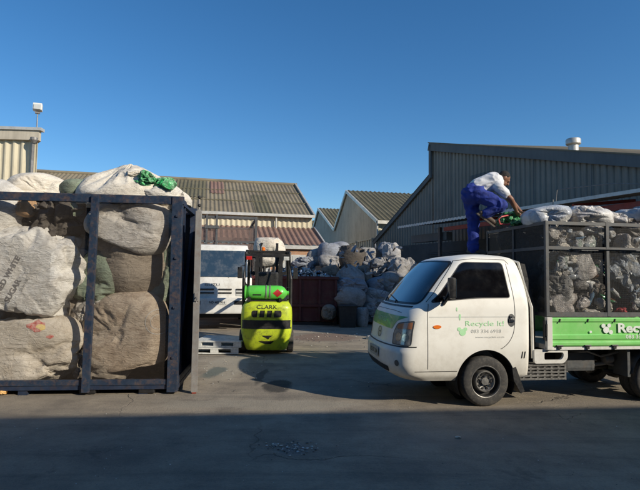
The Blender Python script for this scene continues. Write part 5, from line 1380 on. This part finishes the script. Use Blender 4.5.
btext('083 334 6918', .07, 2.02, .905, M['decalwhite'], .001, 1.2)
for (cx, cz, r) in ((1.73, 1.0, .045), (1.69, 1.055, .03), (1.775, 1.06, .028), (1.80, .97, .03), (1.50, .975, .018)):
    bm = NB(); bm.faces.new([bm.verts.new((cx + math.cos(a) * r, -Wb - .0165, cz + math.sin(a) * r)) for a in [2 * math.pi * k / 16 for k in range(16)]]); obj('logo', bm, M['decalwhite'], SB, norm=False)
# cage body
CZ0, CZM, CZ1 = 1.175, 2.10, 2.47; WC = .83
bm = NB()
xs = [Lb + .02, 1.80, 2.70, 3.72]
for s in (-1, 1):
    for x in xs: bx(bm, x - .022, x + .022, s * WC - .022, s * WC + .022, CZ0 + .002, CZ1, bev=.004)
    for z, h in ((CZ0, .06), (CZM - .02, .045), (CZ1 - .05, .045)): bx(bm, xs[0] + .0225, xs[-1] - .0225, s * WC - .018, s * WC + .018, z, z + h)
for x in (xs[0], xs[-1]):
    for z in (CZ0, CZM - .02, CZ1 - .05): bx(bm, x - .018, x + .018, -WC + .0225, WC - .0225, z, z + .045)
    bx(bm, x - .02, x + .02, -.02, .02, CZ0 + .046, CZ1 - .052)
bx(bm, xs[0] + .5, xs[0] + .75, -WC - .03, -WC - .018, CZM - .03, CZM - .005); bx(bm, xs[0] + .35, xs[0] + 1.35, -WC - .045, -WC - .030, CZM - .008, CZM + .004)
obj('cage_frame', bm, M['greysteel'], T)
for s in (-1, 1):
    bm = NB(); bm.faces.new([bm.verts.new(p) for p in ((xs[0], s * (WC - .01), CZ0), (xs[-1], s * (WC - .01), CZ0), (xs[-1], s * (WC - .01), CZ1 - .02), (xs[0], s * (WC - .01), CZ1 - .02))]); obj('wire_panel', bm, M['wire'], T, norm=False)
bm = NB(); bm.faces.new([bm.verts.new(p) for p in ((xs[0] - .005, -WC, CZ0), (xs[0] - .005, WC, CZ0), (xs[0] - .005, WC, CZ1 - .02), (xs[0] - .005, -WC, CZ1 - .02))]); obj('headboard_netting', bm, M['wiredark'], T, norm=False)
# black snorkel panel behind the cab
bm = NB(); prism(bm, [(.65, .60), (.80, .60), (.80, 1.3), (.66, 1.88), (.54, 1.90), (.64, 1.4)], lambda x, z: V((x, -.70, z)), lambda x, z: V((x, -.55, z))); obj('air_intake', bm, M['blackplastic'], T)
bm = NB(); tube(bm, [(.70, -.80, .62), (.69, -.80, 1.3), (.56, -.70, 1.9), (.50, -.6, 1.93)], .02, 8); obj('rear_pillar_trim', bm, M['whiteold'], T)

# ================================================================== LOAD OF RECYCLING SACKS
LG = 'recycling sacks loaded in the truck cage'
LS = []
def ls(px, py, rx, ry, lat, mat, label, dep=.3, name='recycling_sack', cat='sack', **k):
    """lat = local y of the sack's middle on the truck"""
    # intersect pixel ray with local plane y=lat
    o = TM.inverted() @ V((0, 0, CZ)); d = TM.inverted().to_3x3() @ (at(px, py, 1.0) - V((0, 0, CZ)))
    kk = (lat - o.y) / d.y; p = TM @ (o + d * kk); s = p.y / F; ls.n += 1
    kw = dict(sub=5, power=2.2, axis=V((random.Random(ls.n).uniform(-.8, .8), -.2, .9)), fold=.04, sag=.06, crumple=.0, crease=.17, lump=.22, rot=Matrix.Rotation(TY, 3, 'Z') @ Matrix.Rotation(R(random.Random(ls.n + 3).uniform(-20, 20)), 3, 'Y')); kw.update(k)
    wall = (-WC + .03 - lat)
    if lat - dep < -WC + .03: kw['ymin'] = wall
    return sack(name, label, cat, p, (rx * s * 1.05, dep, ry * s * 1.05), M[mat], 300 + ls.n, group=LG, **kw)
ls.n = 0
M['topblue'] = plasticbag('white_blue_film', [(.62, .64, .66), (.5, .54, .6), (.68, .68, .66)], 4)
M['topcream'] = plasticbag('white_cream_film', [(.68, .65, .6), (.6, .56, .52), (.72, .70, .66)], 4)
ls(545, 217, 20, 10, -.42, 'topblue', 'pale bluish sack on top of the load at the front corner', .35, proto=1)
ls(586, 217, 19, 10, -.45, 'topcream', 'creased cream sack on top of the load over the middle post', .33, proto=5)
ls(612, 219, 10, 6, -.5, 'topcream', 'small clear sack on top of the load right of the cream one', .25)
ls(631, 217, 14, 8, -.2, 'topblue', 'grey blue sack on top of the load at the right edge', .35)
ls(655, 214, 16, 10, -.3, 'plgrey', 'grey sack on top of the load near the tail', .35)
ls(534, 226, 10, 9, .0, 'plgrey', 'grey sack at the top front of the load behind the green bag', .3)
ls(512, 240, 11, 12, .45, 'plbrown', 'dark grey sack behind the front netting near the worker', .3)
ls(508, 219, 10, 6, .3, 'greenplastic', 'bright green plastic bag under the worker\'s hand', .2, name='plastic_bag', cat='plastic bag', crumple=.4)
ls(517, 222, 8, 4, .1, 'greenplastic', 'small flat green bag on the front rail of the load', .15, name='plastic_bag', cat='plastic bag', crumple=.4)
ls(532, 255, 12, 20, .1, 'plbrown', 'brown sack behind the front netting above the cab', .35)
ls(535, 290, 12, 22, .0, 'plgrey', 'grey sack low behind the front netting', .35)
F1 = ls(556, 233, 10, 12, -.62, 'plcream', 'pale square cream package behind the upper front wire', .16, power=4.5, crumple=.08, lump=.1, sub=6)
ls(572, 240, 9, 8, -.60, 'plclear', 'bunch of clear bottles beside the pale square package', .18)
ls(592, 231, 9, 5, -.60, 'plcream', 'small cream wrapper below the top rail', .15)
ls(580, 235, 20, 14, -.30, 'plbrown', 'brown sack behind the upper front wire', .3)
ls(622, 243, 6, 9, -.62, 'plcream', 'torn cream film in the upper right wire bay', .15, crumple=.4)
ls(625, 236, 24, 16, -.32, 'plbrown', 'brown sack filling the upper right wire bay', .3)
ls(578, 264, 16, 15, -.62, 'plcream', 'large creased pale sack in the middle of the lower bay', .24, sub=6, power=3, crumple=.05)
ls(556, 263, 13, 14, -.60, 'plclear', 'clear sack of bottles left in the lower bay', .22, sub=6)
ls(596, 267, 6, 7, -.70, 'plclear', 'round clear sack beside the post', .12)
ls(554, 288, 14, 14, -.60, 'plgrey', 'grey film sack under the clear sack of bottles', .24)
ls(559, 306, 18, 12, -.62, 'plcream', 'crumpled pale sack at the bottom left of the cage', .22, sub=6, crumple=.15)
ls(585, 294, 20, 18, -.55, 'plbrown', 'brown sack of cans in the lower middle bay', .26, sub=6)
ls(589, 313, 10, 4, -.70, 'bagcream', 'flat cream packet on the floor of the cage', .12)
ls(622, 272, 15, 26, -.60, 'plblue', 'tall clear bluish sack right of the middle post', .24, sub=6, knot=True, axis=(.1, 0, 1))
ls(646, 262, 14, 18, -.55, 'plgrey', 'grey sack at the right edge of the lower bay', .26)
ls(636, 300, 14, 16, -.58, 'plclear', 'clear sack of mixed bottles low at the right', .25)
ls(618, 302, 12, 14, -.45, 'plbrown', 'brown sack low behind the red wrapper', .25)
ls(622, 312, 6, 4, -.72, 'pinkred', 'small red wrapper on the cage floor', .08, proto=6)
ls(608, 307, 4, 5, -.74, 'bagcream', 'little white cup shaped wrap beside the post', .06)
ls(606, 285, 12, 20, -.40, 'plbrown', 'brown sack behind the middle post', .28)
ls(566, 275, 24, 26, -.12, 'plgrey', 'large grey sack deep in the front bay', .34)
ls(605, 290, 24, 28, .0, 'plbrown', 'large brown sack deep in the middle bay', .36)
ls(650, 290, 24, 28, .0, 'plgrey', 'large grey sack deep in the rear bay', .36)
ls(690, 290, 26, 28, -.35, 'plclear', 'clear sack of bottles near the tail of the truck', .4)
ls(690, 240, 26, 24, -.35, 'plbrown', 'brown sack high near the tail of the truck', .4)
ls(560, 245, 26, 22, .35, 'plbrown', 'brown sack on the far side of the front bay', .35)
ls(610, 245, 26, 22, .35, 'plgrey', 'grey sack on the far side of the middle bay', .35)
# small crumpled packets and bottles between the sacks
rnd = random.Random(77)
shapes = []
for k in range(70):
    x = rnd.uniform(.98, 3.6); z = rnd.uniform(1.26, 2.36)
    shapes.append((x, z))
mats = ['plcream', 'plclear', 'plblue', 'plgrey', 'bagcream', 'plbrown']
def bottle_bm(L, r):
    bm = NB(); lathe(bm, [(0, r * .8), (.006, r), (L * .3, r), (L * .33, r * .94), (L * .36, r), (L * .62, r), (L * .82, r * .42), (L * .86, r * .36), (L * .93, r * .36)], (0, 0, -L / 2), 'Z', 14)
    return bm
BM_ = [rough_mat('clear_bottle', (.36, .37, .36), (.28, .29, .29), 20, .12, 0, .1, .002, coat=.5), rough_mat('green_bottle', (.05, .22, .08), (.04, .16, .06), 20, .12, 0, .1, .002, coat=.5), rough_mat('brown_bottle', (.10, .045, .015), (.08, .035, .012), 20, .12, 0, .1, .002, coat=.5), rough_mat('milky_bottle', (.66, .65, .62), (.55, .54, .5), 20, .3, 0, .1, .002), rough_mat('blue_bottle', (.16, .24, .32), (.12, .2, .28), 20, .15, 0, .1, .002, coat=.5)]
CAPS = [M['red'], M['whiteplastic'], M['bandgreen'], M['blackplastic']]
for k in range(52):
    x = rnd.uniform(.98, 3.3); z = rnd.uniform(1.27, 2.36); L = rnd.uniform(.13, .26); r = L * rnd.uniform(.13, .18); kind = rnd.choice((0, 0, 0, 0, 1, 2, 2, 3, 4))
    t_ = thing('bottle', ['clear', 'green', 'brown', 'milky white', 'blue'][kind] + ' plastic bottle caught behind the wire of the truck cage', 'bottle', TM @ V((x, -WC + .045 + r, z)), 0, 'loose bottles behind the truck wire')
    t_.rotation_euler = (rnd.uniform(-.35, .35), rnd.uniform(-2.2, 2.2), TY)
    obj('shell', bottle_bm(L, r), BM_[kind], t_, angle=35)
    bm = NB(); lathe(bm, [(L * .93 - L / 2, r * .42), (L * 1.0 - L / 2, r * .42)], (0, 0, 0), 'Z', 12); obj('cap', bm, CAPS[k % 4], t_)
for k, (x, z) in enumerate(shapes[:45]):
    r = rnd.uniform(.035, .085); bm = sack_bm((r * rnd.uniform(.8, 1.5), r * .5, r), 900 + k, sub=4, crumple=.3, lump=.3)
    o = obj('crumpled_packet', bm, M[mats[k % 6]], None, smooth=True, norm=False)
    o.location = TM @ V((x, -WC + .03 + r * .5 + rnd.uniform(0, .03), z)); o.rotation_euler = (0, rnd.uniform(-1, 1), TY)
    tag(o, 'small crumpled packet caught behind the wire of the truck cage', 'packet', 'crumpled packets behind the truck wire')
# red tubular rail by the worker's hands
def hoop():
    A = at(500, 221, 7.6); B = at(519, 213, 7.9)
    t = thing('red_tube_frame', 'bent faded red tube frame lying on the load by the worker\'s hand', 'tube frame', (A.x, A.y, A.z - .05), R(10))
    bm = NB(); pts = [(.0, 0, .0), (-.02, .0, .07), (.03, .02, .12), (.22, .1, .16), (.48, .2, .22), (.95, .3, .27)]
    tube(bm, pts, .012, 8); tube(bm, [(.0, 0, .0), (.12, 0, .0), (.45, .15, .1), (.9, .25, .14)], .012, 8); obj('tube', bm, M['pinkred'], t, angle=60)
hoop()

# ================================================================== WORKER
def chain(bm, pts, rs, seg=14):
    """smooth tapered limb with rounded ends"""
    pts = [V(p) for p in pts]
    for i in range(len(pts) - 1):
        a, b = pts[i], pts[i + 1]; n = 6
        tube(bm, [a.lerp(b, k / n) for k in range(n + 1)], [rs[i] * (1 - k / n) + rs[i + 1] * k / n for k in range(n + 1)], seg)
    for p, r in zip(pts, rs):
        ball(bm, p, (r, r, r))
def ball(bm, c, r, rot=None, us=16, vs_=10):
    rows = []
    for i in range(1, vs_):
        a = math.pi * i / vs_; row = []
        for k in range(us):
            b = 2 * math.pi * k / us; p = V((math.sin(a) * math.cos(b) * r[0], math.sin(a) * math.sin(b) * r[1], math.cos(a) * r[2]))
            row.append(bm.verts.new((rot @ p if rot is not None else p) + V(c)))
        rows.append(row)
    z = V((0, 0, r[2])); z = rot @ z if rot is not None else z
    t_, b_ = bm.verts.new(V(c) + z), bm.verts.new(V(c) - z)
    for k in range(us):
        k2 = (k + 1) % us; bm.faces.new((t_, rows[0][k], rows[0][k2])); bm.faces.new((b_, rows[-1][k2], rows[-1][k]))
        for i in range(len(rows) - 1): bm.faces.new((rows[i][k], rows[i + 1][k], rows[i + 1][k2], rows[i][k2]))
def ell(bm, c, r, rot=None): ball(bm, c, r, rot, 24, 16)
def fuse(bm, name, mat, parent, voxel, smooth=6, wrinkle=0.0, fr=9.0):
    o = obj(name, bm, mat, parent, smooth=True)
    m = o.modifiers.new('r', 'REMESH'); m.mode = 'VOXEL'; m.voxel_size = voxel; m.use_smooth_shade = True
    s = o.modifiers.new('s', 'SMOOTH'); s.factor = .6; s.iterations = smooth
    bake(o)
    if wrinkle:
        nv = [V(n_.vector) for n_ in o.data.vertex_normals]
        for v, vn in zip(o.data.vertices, nv):
            q = v.co * fr; w = noise.noise_vector(q * .5) * .8
            v.co += vn * wrinkle * ((1 - abs(noise.noise(V((q.x, q.y, q.z * 1.6)) + w))) - .7) * 2
    o.data.polygons.foreach_set('use_smooth', [True] * len(o.data.polygons)); return o

def worker():
    PY = 7.75
    hip = at(474, 192, PY); base = V((hip.x - .02, PY, 1.99))
    P = thing('person', 'worker in white t-shirt and blue overalls trousers bending over the load from the cab roof', 'person', base, 0)
    W = lambda px, py, Y=PY: at(px, py, Y) - base
    pel = W(474.5, 192); waist = W(480, 187); chest = W(493, 182.5, PY - .02); neck = W(500.5, 181.5, PY - .02)
    head = W(504, 178.5, PY - .03)
    hipL = pel + V((-.01, .09, -.05)); hipR = pel + V((.02, -.09, -.04))
    kneeL = W(473.5, 222, PY + .08); ankL = W(473, 249, PY + .06)
    kneeR = W(501, 205.5, PY - .20); ankR = W(485, 214.5, PY - .12); toeR = W(494, 222.5, PY - .10)
    shR = W(499, 188, PY - .17); shL = W(497, 186, PY + .16)
    elR = W(511, 199, PY - .22); wrR = W(516.5, 211, PY - .08)
    elL = W(511, 201, PY + .22); wrL = W(521, 212, PY + .10)
    # body: torso, neck, head, arms, hands, legs in one surface
    bm = NB()
    chain(bm, [pel, waist, chest, (chest + neck) / 2], [.125, .12, .135, .10]); chain(bm, [shR, chest + V((0, 0, .02)), shL], [.06, .10, .06])
    chain(bm, [neck - V((.03, 0, 0)), (neck + head) / 2], [.062, .056])
    # head, face turned down and away along +x
    hr = Matrix.Rotation(R(42), 3, 'Y')
    ell(bm, head + V((.0, 0, .012)), (.092, .076, .098), hr); ell(bm, head + hr @ V((.035, 0, -.06)), (.06, .056, .06), hr)
    chain(bm, [head + hr @ V((.092, 0, .005)), head + hr @ V((.112, 0, -.03))], [.011, .017]); ell(bm, head + hr @ V((.085, 0, -.065)), (.016, .026, .010), hr)
    ell(bm, head + hr @ V((.085, 0, .022)), (.012, .05, .010), hr)
    for s in (-1, 1):
        ell(bm, head + hr @ V((-.005, s * .078, -.012)), (.02, .010, .032), hr); ell(bm, head + hr @ V((.080, s * .032, .002)), (.014, .016, .012), hr)
    for (sh, el, wr) in ((shR, elR, wrR), (shL, elL, wrL)):
        chain(bm, [sh, sh.lerp(el, .5), el], [.056, .048, .040]); chain(bm, [el, el.lerp(wr, .3), wr], [.040, .041, .027])
        d = (wr - el).normalized(); side = d.cross(V((0, 1, 0))).normalized(); pal = wr + d * .05
        acr = side.cross(d).normalized()
        chain(bm, [wr, pal + d * .02], [.027, .030]); 
        for f, (off, L) in enumerate(((-.030, .068), (-.010, .078), (.011, .073), (.030, .058))):
            r0 = pal + d * .03 + acr * off; mid = r0 + d * L * .45 + side * .012; tip = mid + (d * .55 + side * .8 * (1)).normalized() * L * .5
            chain(bm, [pal + acr * off * .8, r0, mid, tip], [.012, .0105, .0095, .008], 8)
        th0 = wr + d * .02 - acr * .025; chain(bm, [th0, th0 - acr * .03 + d * .03 + side * .01, th0 - acr * .03 + d * .062 + side * .03], [.014, .012, .009], 8)
    for (h, k, a) in ((hipL, kneeL, ankL), (hipR, kneeR, ankR)):
        chain(bm, [pel, h, h.lerp(k, .5), k], [.10, .088, .074, .055]); chain(bm, [k, k.lerp(a, .3), a], [.055, .054, .038])
    chain(bm, [ankL, ankL + V((.10, -.01, -.05))], [.04, .035]); chain(bm, [ankR, toeR], [.04, .035])
    fuse(bm, 'body', M['skin'], P, .0065, 3)
    # t-shirt
    bm = NB()
    chain(bm, [waist - V((.03, 0, .01)), waist, chest, chest.lerp(neck, .62)], [.142, .145, .160, .10])
    ell(bm, (waist + chest) / 2 + V((-.01, 0, -.02)), (.16, .15, .12), Matrix.Rotation(R(-12), 3, 'Y'))
    chain(bm, [shR, chest + V((.0, 0, .025)), shL], [.078, .115, .078])
    chain(bm, [shR, shR.lerp(elR, .55)], [.078, .070]); chain(bm, [shL, shL.lerp(elL, .55)], [.078, .070])
    ell(bm, waist + V((-.02, -.1, -.04)), (.09, .05, .08))
    fuse(bm, 't_shirt', M['tee'], P, .008, 6, .012, 9)
    # trousers
    bm = NB()
    chain(bm, [pel + V((-.03, 0, -.02)), waist - V((.035, 0, .02))], [.160, .140])
    ell(bm, pel + V((-.04, 0, -.04)), (.16, .185, .17))
    chain(bm, [pel + V((-.02, .08, -.04)), hipL - V((.02, 0, .03)), hipL.lerp(kneeL, .5) - V((.01, 0, 0)), kneeL, kneeL.lerp(ankL, .5), ankL + V((0, 0, .02))], [.13, .128, .112, .090, .084, .086])
    chain(bm, [pel + V((0, -.08, -.03)), hipR, hipR.lerp(kneeR, .5), kneeR], [.13, .128, .108, .090]); chain(bm, [kneeR, kneeR.lerp(ankR, .5), ankR.lerp(kneeR, .08)], [.090, .080, .078])
    fuse(bm, 'trousers', M['overall'], P, .008, 6, .020, 7)
    # boots
    for (a, toe, name) in ((ankL, ankL + V((.17, -.03, -.07)), 0), (ankR, toeR, 1)):
        bm = NB(); d = (toe - a).normalized(); heel = a - d * .05 + (V((0, 0, -.03)) if name == 0 else V((-.02, 0, -.015)))
        chain(bm, [a + V((0, 0, .03)), a], [.052, .052]); chain(bm, [heel, heel.lerp(toe, .5), toe], [.046, .045, .040]); b = fuse(bm, 'boot', M['boot'], P, .007, 4)
        up = V((0, 0, 1)) if name == 0 else V((.50, -.1, .45)).normalized()
        bm = NB(); nrm = up; s = d.cross(nrm).normalized(); o_ = -nrm * .043
        A = [heel + o_ - d * .05, heel.lerp(toe, .5) + o_, toe + o_ + d * .05]
        chain2 = []
        for p, w in zip(A, (.036, .040, .038)):
            chain2.append([bm.verts.new(p + s * w * sg + nrm * q) for sg, q in ((-1, -.012), (1, -.012), (1, .012), (-1, .012))])
        for i in range(2):
            for k in range(4): bm.faces.new((chain2[i][k], chain2[i][(k + 1) % 4], chain2[i + 1][(k + 1) % 4], chain2[i + 1][k]))
        bm.faces.new(chain2[0]); bm.faces.new(chain2[-1]); obj('sole', bm, rough_mat('boot_sole' + str(name), (.16, .13, .10), (.12, .10, .08), 10, .9), b)
    # hair
    bm = NB(); ell(bm, head + hr @ V((-.022, 0, .032)), (.088, .081, .084), hr); ell(bm, head + hr @ V((-.055, 0, -.01)), (.05, .07, .06), hr)
    fuse(bm, 'hair', M['hair'], P, .006, 3, .004, 60)
worker()

# ================================================================== SMALL THINGS AND STAINS
p = at(3, 393, 6.95)
o = sack('orange_peel', 'crushed orange fruit lying on the ground below the cage at the left edge', 'fruit', (p.x, p.y, .05), (.05, .045, .035), rough_mat('orange_skin', (.75, .33, .05), (.8, .55, .25), 9, .6), 5, sub=3, crumple=.4)
# gravel and litter along the worn edges and around the drain patch in the foreground
rnd = random.Random(12)
bm = NB()
_b = NB(); bmesh.ops.create_icosphere(_b, subdivisions=1, radius=1.0); _b.verts.index_update(); ICO_V = [v.co.copy() for v in _b.verts]; ICO_F = [[v.index for v in f.verts] for f in _b.faces]; _b.free()
def strew(n, fx, fy, smin, smax):
    for k in range(n):
        px, py = fx(), fy(); d = at(px, py, 1) - V((0, 0, CZ)); kk = -CZ / d.z; q = V((0, 0, CZ)) + d * kk
        s = rnd.uniform(smin, smax); rot_ = Matrix.Rotation(rnd.uniform(0, 6), 3, 'Z'); sc_ = (rnd.uniform(.7, 1.6), rnd.uniform(.7, 1.4), rnd.uniform(.3, .7))
        mi = rnd.choice((0, 0, 1, 2, 3)); vs = []
        for v in ICO_V:
            p = v * s * rnd.uniform(.8, 1.2); p = V((p.x * sc_[0], p.y * sc_[1], p.z * sc_[2])); vs.append(bm.verts.new(rot_ @ p + V((q.x, q.y, s * .25 + .01))))
        for f in ICO_F: bm.faces.new([vs[i] for i in f]).material_index = mi
strew(110, lambda: rnd.gauss(290, 13), lambda: rnd.gauss(448, 3.5), .004, .013)
strew(110, lambda: rnd.uniform(204, 262), lambda: rnd.gauss(366, 9), .003, .012)
strew(90, lambda: rnd.uniform(296, 372), lambda: rnd.gauss(338, 3), .006, .02)
strew(260, lambda: rnd.uniform(-10, 650), lambda: rnd.uniform(385, 488), .002, .006)
strew(60, lambda: rnd.uniform(330, 500), lambda: rnd.uniform(330, 400), .004, .012)
tag(obj('gravel', bm, [M['galv'], M['whiteplastic'], M['greysteel'], M['bagtan']]), 'scattered grit and small litter over the yard', 'gravel', kind='stuff')
for i, (px, py, s, lab) in enumerate(((275, 446, .035, 'white paper scrap on the shaded ground, leftmost of two in the foreground'), (458, 438, .03, 'small white paper scrap on the shaded ground in front of the truck wheel'), (372, 339, .16, 'crumpled pale cloth lying on the ground by the truck nose'), (207, 351, .09, 'crushed white bottle lying beside the gate'))):
    d = at(px, py, 1) - V((0, 0, CZ)); q = V((0, 0, CZ)) + d * (-CZ / d.z)
    sack('litter_scrap', lab, 'litter', (q.x, q.y, s * .3), (s, s * .8, s * .35), M['bagcream'], 700 + i, sub=3, crumple=.6, lump=.4)

# ================================================================== LIGHT
EL = R(27); SD = V((.83, -.56, 0)).normalized()
sun_d = bpy.data.lights.new('sun', 'SUN'); sun = bpy.data.objects.new('sun', sun_d); COL.objects.link(sun)
sd = V((SD.x * math.cos(EL), SD.y * math.cos(EL), math.sin(EL)))
sun.rotation_euler = sd.to_track_quat('Z', 'Y').to_euler(); sun.location = sd * 60
sun_d.energy = 5.0; sun_d.angle = R(.53); sun_d.color = (1.0, .91, .76)
w = bpy.data.worlds.new('World'); scene.world = w; w.use_nodes = True
nt = w.node_tree; sky = nt.nodes.new('ShaderNodeTexSky'); sky.sky_type = 'NISHITA'; sky.sun_disc = False
sky.sun_elevation = EL; sky.sun_rotation = math.atan2(SD.x, SD.y); sky.air_density = 1.0; sky.dust_density = .3; sky.ozone_density = 3.5; sky.altitude = 0
hs_ = nt.nodes.new('ShaderNodeHueSaturation'); hs_.inputs['Saturation'].default_value = 1.2; mu_ = nt.nodes.new('ShaderNodeMix'); mu_.data_type = 'RGBA'; mu_.blend_type = 'MULTIPLY'; mu_.inputs[0].default_value = 1; mu_.inputs[7].default_value = (.98, 1.05, 1.10, 1); nt.links.new(sky.outputs[0], mu_.inputs[6]); nt.links.new(mu_.outputs[2], hs_.inputs['Color']); nt.links.new(hs_.outputs[0], nt.nodes['Background'].inputs[0]); nt.nodes['Background'].inputs[1].default_value = .12
scene.view_settings.view_transform = 'Standard'; scene.view_settings.look = 'None'; scene.view_settings.exposure = 0
